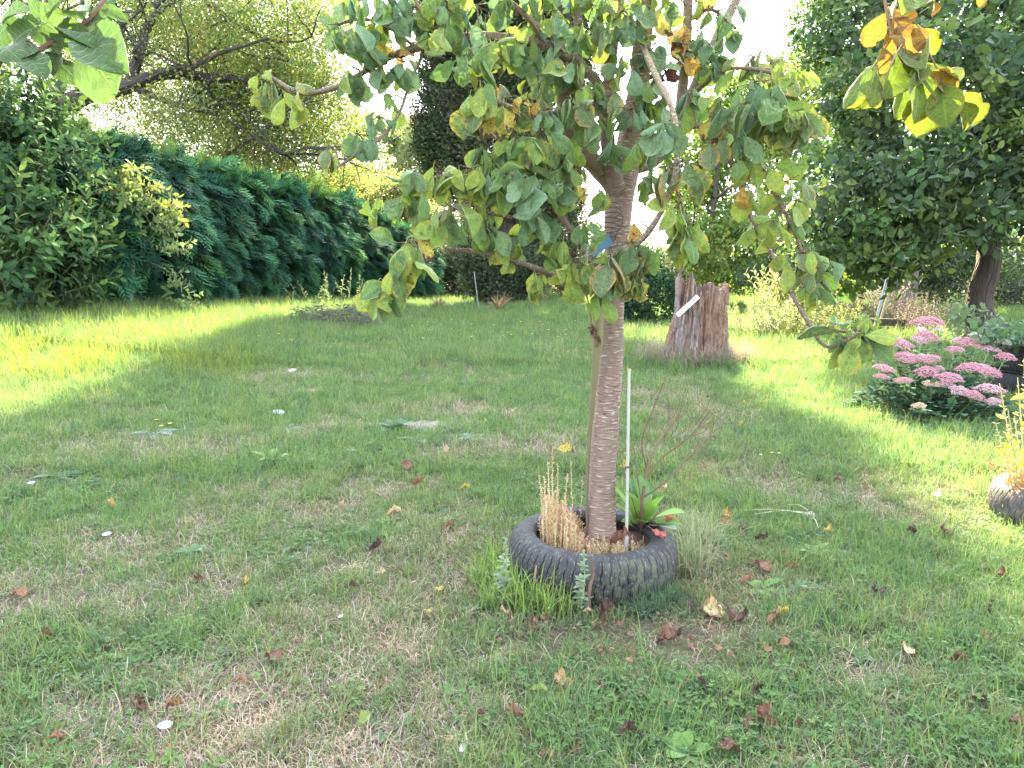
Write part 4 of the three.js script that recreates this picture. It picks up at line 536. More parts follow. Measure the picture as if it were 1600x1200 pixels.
const barkBump = tex(512, 1024, (u, v) => { const st = tiled((x, y) => n3(x * 0.35, y * 3.2, 6), u, v, 26), f = tiled((x, y) => fbm(x, y, 2, 4), u, v, 30), k = 0.5 + 0.5 * st + 0.3 * f; return [k, k, k]; }, false);
for (const t of [barkMap, barkBump]) t.repeat.set(1 / 0.38, 1 / 0.62);
const bark = std({ map: barkMap, bumpMap: barkBump, bumpScale: 0.006, roughness: 0.9 });
{
  const o = thing('fruit_tree', 'fruit tree with drooping yellow-spotted leaves growing out of the car tyre', 'tree', T0.clone()), px = (w) => w / 2 * -ZT / F;
  const lich = (t, c) => mixc(C(1, 1, 1), C(0.92, 1.06, 0.72), ss(1.45, 2, c.y) * (0.6 + 0.9 * n3(c.x * 20, c.y * 14, c.z * 20)));
  mesh('trunk', limb([P3(938, 862), P3(938, 840), P3(941, 760), P3(946, 680), P3(953, 590), P3(958, 500), P3(962, 420), P3(966, 350), P3(972, 285), P3(985, 220, 0.02), P3(998, 140, 0.04), P3(1004, 60, 0.06), P3(1020, -40, 0.1)], [30, 25, 21.5, 20, 18.5, 16.5, 17.5, 20, 22, 19, 15, 13, 10].map((w) => px(w * 2)), { rs: 28, n: 90, rough: 0.14, rf: 5, uw: 0.38, col: lich }), bark, o);
  const BL = [ // points [x, y, dz], radii in pixels
    [[968, 300, 0], [945, 272, 0.02], [915, 240, 0.06], [893, 215, 0.1], [878, 120, 0.12], [874, 60, 0.1], [868, -30, 0.1], 19, 8],
    [[968, 300, 0.03], [955, 262, 0.06], [946, 190, 0.08], [947, 145, 0.08], [958, 80, 0.06], [968, -20, 0.04], 14, 7],
    [[947, 148, 0.08], [925, 120, 0.1], [900, 92, 0.13], [870, 68, 0.16], [838, 40, 0.22], [800, 5, 0.25], 8, 4.5],
    [[892, 90, 0.13], [850, 70, 0.2], [800, 60, 0.22], [745, 56, 0.22], [695, 64, 0.22], [650, 75, 0.22], [605, 90, 0.2], [560, 118, 0.16], [520, 138, 0.12], [470, 145, 0.1], [425, 122, 0.05], 8, 4],
    [[985, 262, 0], [1020, 250, -0.06], [1050, 215, -0.08], [1080, 150, -0.1], [1110, 80, -0.12], [1155, -10, -0.15], 15, 8],
    [[1062, 200, -0.08], [1068, 120, -0.05], [1073, 60, 0], [1075, -20, 0], 9, 9],
    [[998, 45, 0.08], [1010, 85, 0.2], [1030, 130, 0.3], [1050, 170, 0.36], [1057, 220, 0.38], [1052, 285, 0.38], [1025, 345, 0.36], [990, 385, 0.3], [925, 412, 0.24], 6, 5],
    [[985, 205, 0.06], [960, 148, 0.12], [915, 165, 0.2], [865, 178, 0.26], [820, 176, 0.3], [785, 162, 0.32], [742, 140, 0.32], 7, 4],
    [[1060, 195, -0.06], [1100, 196, 0.1], [1150, 186, 0.16], [1215, 180, 0.22], 7, 4],
    [[925, 412, 0.22], [885, 350, 0.2], [870, 315, 0.16], [893, 240, 0.1], 4.5, 7],
    [[965, 400, 0.02], [900, 438, 0.15], [860, 428, 0.2], [805, 408, 0.24], [738, 393, 0.28], [700, 390, 0.3], 7, 4],
    [[905, 265, 0.08], [850, 300, 0.2], [780, 284, 0.28], [700, 275, 0.32], [655, 285, 0.34], 7, 3.5],
    [[780, 284, 0.28], [720, 320, 0.36], [670, 350, 0.38], [640, 420, 0.4], [604, 470, 0.42], 5, 3],
    [[1100, 196, 0.1], [1135, 240, 0.2], [1155, 285, 0.24], [1172, 335, 0.28], [1200, 385, 0.32], [1232, 450, 0.36], [1262, 502, 0.38], [1292, 542, 0.4], [1330, 528, 0.42], [1352, 505, 0.42], 5.5, 3],
    [[1150, 186, 0.16], [1190, 260, 0.22], [1215, 310, 0.25], [1240, 360, 0.27], [1262, 420, 0.3], 5, 3],
    [[640, 130, 0.2], [622, 180, 0.24], [595, 215, 0.26], [560, 240, 0.28], [525, 262, 0.28], 3.2, 2.4],
    [[625, 90, 0.2], [660, 78, 0.2], [640, 130, 0.2], 3, 3],
    [[650, 75, 0.22], [618, 50, 0.26], [570, 30, 0.3], [520, 40, 0.32], 3.5, 2.5],
    [[695, 64, 0.22], [665, 30, 0.26], [640, -20, 0.26], 4, 3],
    [[1080, 150, -0.1], [1130, 110, 0.04], [1180, 108, 0.12], [1240, 125, 0.18], 5, 3],
    [[1052, 285, 0.38], [1068, 330, 0.4], [1072, 390, 0.42], [1062, 430, 0.42], 3, 2],
    [[903, -20, 0.05], [903, 60, 0.1], [905, 160, 0.12], [893, 220, 0.1], 8, 8],
    [[990, 385, 0.3], [985, 420, 0.34], [972, 470, 0.36], 3, 2], [[860, 428, 0.2], [850, 470, 0.24], 3, 2], [[700, 275, 0.32], [720, 300, 0.34], [760, 330, 0.34], [800, 340, 0.34], 4, 3],
    [[1075, 30, 0], [1110, 15, 0.05], [1150, 45, 0.1], 4, 3], [[800, 60, 0.22], [770, 90, 0.3], [745, 115, 0.34], 4, 3], [[850, 70, 0.2], [835, 40, 0.26], [820, 20, 0.3], 4, 3],
  ];
  const pts = [];
  BL.forEach((l, k) => { const q = l.slice(0, -2).map((a) => P3(...a)), n = l.length, c = new THREE.CatmullRomCurve3(q, false, 'centripetal'); for (let j = 0; j <= 24; j++) pts.push(c.getPoint(j / 24)); mesh('branch', limb(q, [px(l[n - 2] * (k < 6 ? 1.8 : 1.45)), px(l[n - 1] * 1.5)], { rs: k < 6 ? 14 : 8, n: q.length * 6, rough: 0.3, rf: 12, s: k, uw: 0.19, col: (t, c2) => lich(t, c2).multiplyScalar(k === 6 ? 1.15 : 0.82) }), bark, o); });
  // leaf clusters: x, y, spread, leaves, kinds, depth before the trunk, size
  const CL = [[415, 148, 30, 11, 'ygs', .05, 1], [455, 165, 22, 6, 'sy', .1, 1], [528, 60, 26, 6, 'gb', .32, 1.1], [565, 65, 22, 6, 'gb', .3, 1.15], [612, 86, 12, 2, 'o', .22, 1.1], [560, 130, 22, 6, 'bg', .16, 1], [600, 120, 24, 6, 'gb', .22, 1], [628, 118, 18, 5, 'b', .24, 1], [650, 35, 36, 9, 'gb', .26, 1.15], [615, 40, 28, 7, 'bg', .28, 1.1], [700, 30, 34, 8, 'gb', .24, 1], [745, 30, 30, 6, 'gb', .2, 1], [770, 85, 30, 9, 'gy', .3, 1.1], [745, 100, 24, 6, 'g', .34, 1], [800, 85, 28, 8, 'yg', .26, 1.1], [690, 65, 22, 4, 'gy', .24, .9], [850, 40, 30, 6, 'gbs', .22, 1], [828, 55, 12, 3, 'y', .28, 1], [720, 122, 14, 2, 'y', .34, 1], [815, 90, 24, 6, 'g', .3, 1], [850, 100, 26, 6, 'bg', .24, 1],
    [590, 205, 20, 6, 'b', .28, .85], [560, 232, 22, 7, 'bg', .28, .95], [520, 250, 14, 4, 'ys', .28, .9], [608, 175, 12, 3, 'g', .24, .8], [748, 165, 26, 8, 'gys', .34, 1.15], [775, 190, 22, 6, 'oys', .36, 1.3], [790, 175, 20, 4, 'yo', .34, 1], [832, 178, 22, 6, 'os', .32, 1], [862, 192, 24, 7, 'gsb', .3, 1], [892, 180, 22, 6, 'sg', .24, 1], [915, 200, 24, 6, 'g', .2, 1.15], [935, 150, 20, 5, 'gy', .14, 1], [960, 95, 24, 6, 'gb', .12, 1], [1000, 60, 22, 5, 'bg', .14, 1], [1005, 45, 14, 2, 'o', .16, 1], [1058, 55, 18, 3, 'o', .06, 1.1], [1065, 80, 18, 3, 'o', .06, 1.1], [1040, 110, 20, 6, 'd', .0, 1], [1025, 90, 18, 4, 'b', .1, 1], [1105, 110, 28, 8, 'gb', .02, 1.05], [1145, 60, 20, 6, 'gb', .1, 1], [1180, 110, 28, 9, 'gs', .12, 1], [1220, 118, 22, 6, 'sy', .16, 1], [1250, 125, 12, 4, 'y', .18, 1], [1095, 15, 20, 4, 'yo', .04, 1], [1020, 175, 26, 6, 'gb', .12, 1.1], [955, 165, 22, 5, 'bs', .16, 1], [1075, 165, 24, 6, 'bg', .04, 1.1], [1125, 180, 22, 6, 'gs', .16, 1], [1165, 180, 20, 5, 'b', .18, 1.1], [1200, 180, 28, 8, 'g', .26, 1.45], [1225, 195, 24, 7, 'gs', .24, 1.3], [1245, 195, 12, 4, 's', .24, 1.1], [1120, 205, 18, 4, 'os', .16, .9],
    [1035, 215, 24, 5, 'b', .42, 1.2], [1065, 275, 22, 5, 's', .42, 1.2], [1018, 290, 18, 6, 'g', .36, 1], [1060, 340, 20, 6, 'yg', .42, 1], [1072, 370, 22, 7, 'yg', .44, 1], [1055, 400, 14, 4, 'yg', .44, .9], [1160, 270, 18, 5, 'yg', .26, 1], [1168, 310, 16, 5, 'yyo', .3, 1], [1195, 280, 18, 5, 'yg', .26, 1], [1228, 305, 22, 6, 'ygs', .28, 1.05], [1245, 335, 16, 5, 'y', .28, .9], [1200, 365, 20, 6, 'yg', .34, 1], [1238, 355, 18, 5, 'ygs', .3, .9], [1222, 415, 16, 4, 'y', .36, 1], [1258, 415, 22, 7, 'gsy', .34, 1.05], [1272, 440, 18, 6, 'sg', .36, 1.05], [1285, 430, 14, 4, 'b', .32, .9], [1262, 470, 16, 4, 'yg', .4, .9], [1318, 540, 20, 8, 'gs', .44, 1.2], [1335, 545, 20, 7, 'ygs', .46, 1.1], [1352, 508, 14, 4, 'yg', .44, 1], [1370, 525, 10, 2, 'yg', .44, .9],
    [640, 320, 28, 8, 'gbs', .38, 1], [690, 290, 30, 8, 'gys', .36, 1.05], [735, 285, 30, 10, 'gy', .36, 1.1], [785, 290, 28, 9, 'gb', .34, 1.25], [840, 270, 28, 8, 'gb', .3, 1.3], [815, 295, 24, 7, 'bg', .36, 1.25], [705, 345, 30, 9, 'gs', .38, 1.05], [658, 375, 12, 3, 'o', .42, 1], [640, 400, 22, 8, 'yg', .44, 1.05], [605, 465, 18, 9, 'yg', .46, 1.1], [622, 430, 18, 6, 'ys', .46, 1.1], [740, 345, 26, 8, 'g', .36, 1], [760, 375, 26, 8, 'gb', .3, .95], [800, 390, 22, 7, 'yg', .28, .9], [782, 415, 14, 4, 'y', .28, .8], [830, 345, 24, 8, 'gb', .32, 1.1], [870, 310, 22, 7, 'bg', .26, 1.1], [880, 395, 24, 8, 'gy', .26, 1], [845, 450, 24, 9, 'yg', .28, .95], [905, 430, 26, 10, 'ygs', .28, 1.1], [955, 425, 26, 10, 'sg', .34, 1.3], [985, 400, 24, 8, 'gs', .36, 1.25], [985, 440, 18, 6, 'sy', .38, 1], [940, 470, 14, 5, 'g', .34, 1], [590, 330, 12, 3, 'yg', .36, .9], [650, 290, 18, 5, 'bg', .36, .9], [868, 245, 24, 7, 'gb', .2, 1.2], [900, 280, 16, 4, 'yg', .18, .9], [935, 320, 14, 4, 'gy', .12, .9], [910, 370, 18, 5, 'g', .24, .9], [850, 385, 16, 5, 'gy', .3, .9], [990, 365, 8, 2, 'o', .34, .9], [908, 310, 8, 2, 'o', .2, .7], [925, 530, 6, 3, 'd', .1, .8], [1000, 20, 20, 5, 'gy', .1, 1], [930, 20, 22, 6, 'gb', .12, 1], [905, 60, 20, 5, 'ybg', .16, 1], [880, 130, 22, 6, 'gb', .16, 1], [840, 140, 22, 6, 'gy', .24, 1], [1050, 20, 18, 4, 'gb', .05, 1], [730, 75, 22, 5, 'gb', .3, 1], [980, 120, 26, 6, 'gb', .2, 1], [940, 60, 26, 6, 'gys', .2, 1], [990, 190, 24, 6, 'bg', .2, 1], [1000, 240, 22, 5, 'gb', .22, 1.1], [870, 60, 24, 6, 'gb', .24, 1], [960, 240, 18, 5, 'gb', .16, 1], [1120, 240, 24, 6, 'gs', .24, 1], [1150, 230, 22, 6, 'bg', .24, 1], [1180, 150, 26, 6, 'gb', .2, 1], [1090, 70, 20, 5, 'gb', .1, 1], [840, 230, 26, 7, 'gs', .28, 1.1], [800, 235, 26, 7, 'gy', .32, 1], [760, 250, 24, 6, 'gb', .3, 1], [880, 275, 22, 6, 'gb', .22, 1.1], [560, 20, 26, 6, 'gb', .3, 1], [600, 10, 26, 6, 'bg', .28, 1], [680, 0, 26, 6, 'gb', .26, 1], [730, -5, 26, 6, 'gy', .24, 1], [790, 10, 28, 7, 'gb', .26, 1], [850, 0, 26, 6, 'gy', .2, 1], [900, 0, 24, 6, 'gb', .14, 1], [950, 0, 26, 7, 'gs', .14, 1], [1010, -5, 26, 6, 'gb', .1, 1], [1120, 40, 22, 6, 'gb', .06, 1], [970, 40, 20, 5, 'bg', .2, 1], [905, 120, 20, 5, 'gb', .2, 1], [1030, 140, 18, 5, 'g', .1, 1]];
  const tw = [], all = [];
  for (let [x, y, r, n, kinds, dz, s] of CL) {
    const c = P3(x, y - 22, dz + rr(-0.06, 0.06)); let best = pts[0], bd = 1e9; for (const p of pts) { const d = p.distanceToSquared(c); if (d < bd) { bd = d; best = p; } }
    if (bd > 0.0004) tw.push(limb([best, best.clone().lerp(c, 0.5).add(V(0, 0.012, 0)), c], [0.0035, 0.0022], { rs: 5, n: 6, col: bk(0.7, 0.6, 0.55) }));
    n = Math.round(n * 1.4); for (let k = 0; k < n; k++) {
      const q = c.clone().add(V(gauss() * r * 0.55 * -ZT / F, gauss() * r * 0.3 * -ZT / F, gauss() * 0.05)); if (k > 1) tw.push(limb([c, q], [0.0022, 0.0016], { rs: 4, n: 2, col: bk(0.6, 0.62, 0.4) }));
      const dir = V(gauss() * 0.5 + (q.x - c.x) * 5, -1 + (R() < 0.15 ? rr(0.3, 1.2) : 0), gauss() * 0.45 + 0.1), nr = V(gauss() * 1.3, 0.3 + 0.6 * gauss(), 1 * (R() < 0.8 ? 1 : -1)), kind = kinds[Math.min(kinds.length - 1, Math.floor(Math.pow(R(), 1.25) * kinds.length))];
      const size = s * (R() < 0.22 ? rr(0.045, 0.07) : rr(0.066, 0.108)); all.push({ q, dir, nr, kind, size, roll: R(), g: Math.floor(R() * LG.length), m: Math.floor(R() * 9), near: size / q.distanceTo(CAM) });
    }
  }
  mesh('twigs', mergeGeometries(tw), bark, o, 'stuff');
  all.sort((a, b) => b.near - a.near);
  const rest = {};
  all.forEach((l, i) => {
    const geo = l.kind === 'd' || (l.kind === 'o' && l.roll < 0.5) ? LDEAD[l.g % LDEAD.length] : l.roll < 0.16 ? LROLL[l.g % 2] : l.roll < 0.3 ? LDEAD[4] : LG[l.g], mats = LM[l.kind], mat = mats[l.m % mats.length], q = leafQ(l.dir, l.nr), w = l.size * (0.9 + 0.2 * (l.m / 9));
    const base = l.q.clone().add(l.dir.clone().normalize().multiplyScalar(l.size * 0.2));
    if (i < 295) { const m = mesh('leaf', geo, mat, o); m.position.copy(base).sub(o.position); m.quaternion.copy(q); m.scale.set(w, l.size, w); } else { const key = l.kind + (l.m % mats.length), gg = geo.clone(); gg.applyMatrix4(M4.compose(base, q, V(w, l.size, w))); (rest[key] ??= { mat, gs: [] }).gs.push(gg); }
  });
  for (const k in rest) { const g = mergeGeometries(rest[k].gs); mesh('leaves', g, rest[k].mat, o, 'stuff'); }
}
{ // things on the trunk
  const sp = []; for (let k = 0; k <= 230; k++) { const t = k / 230, a = t * 6.2832 * 7; const c = P3(948 + 5 * Math.sin(a * 0.13), 322 + t * 56, 0.09), r = 0.05 - 0.004 * Math.sin(t * 9); sp.push(V(c.x + Math.cos(a) * r, c.y + Math.sin(a) * 0.022 - 0.004, c.z + Math.sin(a) * r * 0.55)); }
  const sg2 = limb(sp, [0.0014, 0.0014], { rs: 6, n: 460, col: bk(0.035, 0.04, 0.04) }); tag(mesh('wire_coil', sg2, std({ roughness: 0.4, metalness: 0.7 })), 'dark wire coil spring hanging against the upper trunk of the fruit tree', 'wire coil');
  const pl = new THREE.BoxGeometry(0.052, 0.024, 0.006, 8, 3, 1), pp = pl.attributes.position, cc = []; for (let i = 0; i < pp.count; i++) { pp.setZ(i, pp.getZ(i) + 6 * pp.getX(i) ** 2); cc.push(0.06, 0.16, 0.24); } pl.setAttribute('color', new THREE.Float32BufferAttribute(cc, 3)); pl.computeVertexNormals(); pl.scale(1.7, 1.7, 1.4); pl.rotateZ(0.55); const c = P3(938, 384, 0.13); pl.translate(c.x, c.y, c.z);
  tag(mesh('blue_tag', pl, std({ roughness: 0.55 })), 'blue plastic tag hanging below the wire coil on the trunk', 'tag');
  const stk = limb([P3(934, 895, 0.0), P3(917, 770, 0.03), P3(921, 690, 0.04), P3(927, 610, 0.06), P3(932, 545, 0.07), P3(935, 470, 0.06), P3(938, 430, 0.06)].map((p, i) => i ? p : V(p.x - 0.045, T0.y + 0.1, ZT + 0.02)), [0.006, 0.006, 0.006, 0.011, 0.019, 0.02, 0.014], { rs: 9, n: 40, rough: 0.5, rf: 14, cap: true, col: (t) => mixc(C(0.1, 0.07, 0.05), C(0.17, 0.16, 0.07), t) });
  tag(mesh('wooden_stake', stk, std({ roughness: 0.95 })), 'slender mossy wooden stake standing close against the left side of the trunk', 'stake');
  const rp = [P3(979, 852, 0.1), P3(983, 578, 0.1)]; rp[0].y = T0.y + 0.1; const o = thing('metal_rod', 'thin white metal rod stuck in the tyre just right of the trunk', 'rod', rp[0].clone());
  mesh('shaft', limb(rp, [0.0062, 0.0058], { rs: 10, n: 10, cap: true, col: bk(0.38, 0.38, 0.35) }), std({ roughness: 0.45, metalness: 0.25 }), o);
  mesh('tip', limb([rp[1].clone().add(V(0, -0.006, 0)), rp[1].clone().add(V(0, 0.004, 0))], [0.0078, 0.0074], { rs: 10, n: 2, cap: true, col: bk(0.42, 0.34, 0.18) }), M.plain, o);
  mesh('tie', limb([rp[0].clone().lerp(rp[1], 0.5).add(V(-0.012, 0, 0.004)), rp[0].clone().lerp(rp[1], 0.503).add(V(0.011, 0.002, 0.006))], [0.004, 0.004], { rs: 6, n: 3, cap: true, col: bk(0.07, 0.05, 0.04) }), M.plain, o);
}
{ // what grows in the tyre
  reseed(71);
  const sy = T0.y + 0.12, ins = (x, y) => { const r = ray(x, y), t = (CAM.y - sy) / -r.y; return CAM.clone().addScaledVector(r, t); };
  const b = new B(), tanc = [C(0.48, 0.31, 0.18), C(0.54, 0.4, 0.25), C(0.42, 0.22, 0.14), C(0.42, 0.4, 0.18)];
  const stem = (p, h) => { const c = vary(pick(tanc), 0.25), ln = V(rr(-0.06, 0.06), 1, rr(-0.06, 0.06)), n = Math.max(4, Math.round(h / 0.009)); let q = p.clone(); for (let k = 0; k < n; k++) { const t = k / n, q2 = q.clone().addScaledVector(ln, h / n).add(V(rr(-1, 1) * 0.0006, 0, 0)); leaf(b, q, q2.clone().sub(q), V(0.2, 0, 1), h / n * 1.15, 0.0045, c, { fold: 0.4, droop: 0 }); if (t > 0.2) { const a = R() * 6.28; leaf(b, q, V(Math.cos(a), 0.9, Math.sin(a)), rnd3(), rr(0.008, 0.017), 0.0055, vary(mixc(c, pick(tanc), 0.6), 0.25), { droop: 0 }); } q = q2; } };
  for (let k = 0; k < 430; k++) { const a = rr(Math.PI * 0.3, Math.PI * 1.4), q = rr(0.07, 0.215), p = V(T0.x + Math.cos(a) * q, sy - 0.01, T0.z + Math.sin(a) * q * 0.95), lf = ss(-0.02, -0.17, p.x - T0.x); stem(p, rr(0.04, 0.09) + lf * rr(0.04, 0.23) * (R() < 0.85 ? 0.8 : 1.4)); }
  for (let k = 0; k < 200; k++) { const a = rr(0.1, Math.PI * 0.8), q = rr(0.08, 0.21), p = V(T0.x + Math.cos(a) * q, sy - 0.01, T0.z + Math.sin(a) * q * 0.95); stem(p, rr(0.03, 0.075)); }
  for (const [x, y, h] of [[862, 800, 0.36], [848, 812, 0.26], [895, 800, 0.3], [905, 806, 0.24], [880, 815, 0.27]]) stem(ins(x, y + 20), h);
  tag(mesh('dried_stonecrop', b.build(), M.dry), 'dense stand of dried tan stems filling the left half of the tyre', 'dried plant', null, 'stuff');
  // green rosette
  const c = ins(1000, 828), o = thing('green_rosette', 'fresh green broad-leaved rosette growing in the tyre behind the white rod', 'plant', c), rg = [leafMat({ tr: 0.45, coat: 0.3 })];
  const specs = [[985, 770, 1], [1000, 752, 1], [968, 790, .9], [1020, 790, 1], [1060, 800, 1], [1045, 822, .9], [1010, 812, .8], [975, 812, .8], [1035, 776, .8], [990, 800, .8], [965, 765, .7], [1055, 815, .8], [1015, 778, .9], [978, 745, .8]];
  specs.forEach(([x, y, s], k) => { const tip = P3(x, y, rr(-0.14, 0.12)), d = tip.clone().sub(c), L = d.length(), b2 = new B(); const col = k % 4 === 1 ? C(0.14, 0.24, 0.09) : C(0.2, 0.36, 0.03); leaf(b2, c.clone().add(V(rr(-0.01, 0.01), -0.01, rr(-0.01, 0.01))), d.clone().add(V(0, L * 0.25, 0)), V(-d.x * 0.3, 1, -d.z * 0.3 + 0.45), L * 1.2, 0.082 * s, vary(col, 0.2), { seg: 8, fold: 0.35, peak: 0.6, droop: 0.45 }); mesh('leaf', b2.build(), rg[0], o); });
  // dead branching weed
  const w = thing('dead_weed', 'dead brown branching weed behind the white rod, leaning right', 'dead plant', ins(1005, 832)), W = [], a0 = ins(1003, 835);
  const br = (p, r0) => W.push(limb(p, [r0, r0 * 0.45], { rs: 5, n: p.length * 4, col: () => vary(C(0.15, 0.085, 0.06), 0.15) }));
  br([a0, P3(1003, 790, 0.02), P3(1012, 730, 0.0), P3(1030, 690, -0.04), P3(1062, 648, -0.1)], 0.008); br([P3(1010, 745, 0), P3(1035, 715, 0), P3(1080, 680, 0.03), P3(1110, 640, 0.05)], 0.0045); br([P3(1012, 735, 0), P3(1003, 690, 0.02), P3(1020, 640, 0.05), P3(1040, 590, 0.05)], 0.0042); br([a0, P3(985, 770, 0.06), P3(972, 725, 0.08), P3(968, 700, 0.09)], 0.003); br([P3(1003, 790, 0.02), P3(995, 740, 0.06), P3(990, 700, 0.08), P3(985, 690, 0.1)], 0.003); br([P3(1005, 778, 0.02), P3(1040, 752, 0.08), P3(1090, 700, 0.12), P3(1130, 660, 0.14)], 0.0042); br([a0, P3(1030, 800, 0.1), P3(1060, 770, 0.14), P3(1085, 740, 0.15)], 0.0026); br([P3(995, 700, 0.06), P3(970, 705, 0.1), P3(950, 700, 0.11)], 0.002);
  for (let k = 0; k < 46; k++) { const p = P3(rr(1000, 1120), rr(600, 720), rr(-0.15, 0.15)), q = p.clone().add(V(rr(-0.02, 0.09), rr(-0.09, -0.03), rr(-0.03, 0.03))), m = P3(lerp(1010, 1050, R()), lerp(690, 760, R()), 0); br([m.lerp(q, 0.75), q, p], 0.0019); }
  mesh('stems', mergeGeometries(W), M.twig, w, 'stuff');
}
// ---------- weeds by the tyre and in the lawn ----------
reseed(81);
{
  const tuftAt = (name, lab, cat, list, n, h0, h1, w, cols, sp, lean, mat = M.grass) => { const b = new B(); for (const [x, y, s] of list) { const g = gnd(x, y); for (let k = 0; k < n; k++) { const ox = g.x + gauss() * sp * s, oz = g.z + gauss() * sp * s * 0.7, n0 = b.n, c = vary(pick(cols), 0.3); if (Math.hypot(ox - T0.x, oz - T0.z) < 0.345) continue; blade(b, 0, 0, rr(h0, h1) * s, w * rr(0.7, 1.3), rr(0, 6.28), rr(0.2, lean), c.clone().multiplyScalar(0.8), c.clone().multiplyScalar(1.2), 4); for (let i = n0; i < b.n; i++) { b.p[i * 3] += ox; b.p[i * 3 + 1] += H(ox, oz); b.p[i * 3 + 2] += oz; } } } return tag(mesh(name, b.build(), mat), lab, cat, null, 'stuff'); };
  tuftAt('grass_tuft', 'bright green broad-bladed grass tuft against the left side of the tyre', 'grass tuft', [[790, 930, 1], [770, 895, 0.9], [832, 955, 1], [755, 915, 0.7], [780, 955, 0.8], [862, 962, 0.7]], 115, 0.07, 0.21, 0.006, [C(0.17, 0.27, 0.04), C(0.22, 0.29, 0.05), C(0.12, 0.2, 0.04)], 0.07, 1.7);
  tuftAt('grass_tuft', 'long pale arching grass tuft against the right side of the tyre', 'grass tuft', [[1080, 880, 1], [1100, 860, 1], [1075, 905, 1], [1065, 840, 0.8]], 110, 0.12, 0.3, 0.0036, [C(0.2, 0.26, 0.1), C(0.25, 0.27, 0.13), C(0.14, 0.2, 0.07), C(0.34, 0.3, 0.18)], 0.05, 2.4);
  tuftAt('grass_tuft', 'fine dark bluish grass tuft drooping in front of the tyre at its right', 'grass tuft', [[1030, 958, 1], [1000, 965, 0.9], [1058, 945, 0.8]], 150, 0.06, 0.15, 0.0026, [C(0.06, 0.11, 0.05), C(0.07, 0.13, 0.045)], 0.045, 2.8);
  tuftAt('bank_grass', 'longer sunlit grass on the low bank in front of the sapling', 'grass', Array.from({ length: 120 }, () => [rr(-40, 420), rr(495, 600), rr(0.8, 1.3)]), 40, 0.12, 0.3, 0.007, [C(0.13, 0.19, 0.018), C(0.17, 0.21, 0.02)], 0.22, 1.6);
  tuftAt('stump_grass', 'long green grass growing round the right side of the stump', 'grass', Array.from({ length: 26 }, () => [rr(1040, 1190), rr(562, 590), rr(0.8, 1.2)]), 50, 0.12, 0.32, 0.006, [C(0.08, 0.14, 0.03), C(0.11, 0.17, 0.04)], 0.14, 1.7);
  // upright leafy weeds before the tyre
  const weed = (x, y, h, lab, c) => { const g = gnd(x, y), o = thing('leafy_weed', lab, 'weed', g), t = atZ(x + 6, y - h, g.z + 0.02), L = new B(); mesh('stem', limb([g, g.clone().lerp(t, 0.5).add(V(0.01, 0, 0)), t], [0.004, 0.0015], { rs: 6, n: 10, col: bk(0.2, 0.25, 0.12) }), M.plain, o); for (let k = 0; k < 60; k++) { const s = 0.12 + 0.88 * R(), p = g.clone().lerp(t, s), a = rr(0, 6.28); leaf(L, p, V(Math.cos(a), rr(0, 0.7), Math.sin(a)), V(0, 1, 0), rr(0.02, 0.06) * (1.25 - s), 0.022 * (1.2 - 0.7 * s), vary(c, 0.25), { seg: 4, fold: 0.3, peak: 0.4 }); } mesh('leaves', L.build(), M.foliage, o, 'stuff'); };
  weed(784, 948, 106, 'pale grey-green upright weed at the left edge of the tyre', C(0.24, 0.29, 0.17)); weed(906, 962, 104, 'pale green upright weed in front of the middle of the tyre', C(0.23, 0.3, 0.16));
  const g = gnd(922, 962); tag(mesh('dry_stalk', limb([g, atZ(920, 925, g.z + 0.01), atZ(926, 900, g.z), atZ(924, 868, g.z + 0.02)], [0.007, 0.0075, 0.003], { rs: 7, n: 16, rough: 0.6, rf: 40, cap: true, col: bk(0.13, 0.07, 0.05) }), std({})), 'reddish brown broken stalk standing in front of the tyre', 'stalk');
  for (const [x, y, h, lab] of [[830, 945, 62, 'brown plantain seed spike among the grass left of the tyre'], [848, 945, 48, 'shorter brown seed spike right of the taller plantain spike']]) { const q = gnd(x, y), t = atZ(x + 8, y - h, q.z); tag(mesh('seed_spike', limb([q, q.clone().lerp(t, 0.45), q.clone().lerp(t, 0.6), t], [0.0018, 0.0018, 0.005, 0.003], { rs: 7, n: 14, rough: 0.4, rf: 60, col: bk(0.24, 0.17, 0.09) }), std({})), lab, 'seed spike'); }
  // flat rosettes
  const ros = (name, x, y, n, len, wid, c, lab, cat, o = {}) => { const q = gnd(x, y), t = thing(name, lab, cat, q); for (let k = 0; k < n; k++) { const a = k * 2.4 + rr(-0.3, 0.3), b = new B(), L = len * rr(0.65, 1.1); leaf(b, q.clone().add(V(0, 0.008, 0)), V(Math.cos(a), rr(0.25, o.up ?? 0.6), Math.sin(a)), V(0, 1, 0), L, wid * rr(0.8, 1.2), vary(c, 0.25), { seg: 6, fold: 0.2, peak: o.pk ?? 0.6, droop: 0.7 }); mesh('leaf', b.build(), M.glossy, t); } };
  const dk = C(0.045, 0.1, 0.04), md = C(0.08, 0.16, 0.05), bl = C(0.11, 0.18, 0.12), br = C(0.15, 0.26, 0.05);
  ros('broadleaf_weed', 98, 748, 16, 0.15, 0.06, dk, 'dark green broad-leaved rosette in the lawn at the far left', 'weed');
  ros('broadleaf_weed', 245, 682, 11, 0.2, 0.075, bl, 'bluish broad-leaved rosette in the lawn right of the sunlit bank', 'weed');
  ros('broadleaf_weed', 1070, 1182, 17, 0.075, 0.045, br, 'bright pale green rosette at the bottom edge right of centre', 'weed', { up: 1 });
  ros('broadleaf_weed', 1040, 1130, 10, 0.06, 0.045, md, 'dull green rosette directly above the bright pale rosette at the bottom', 'weed');
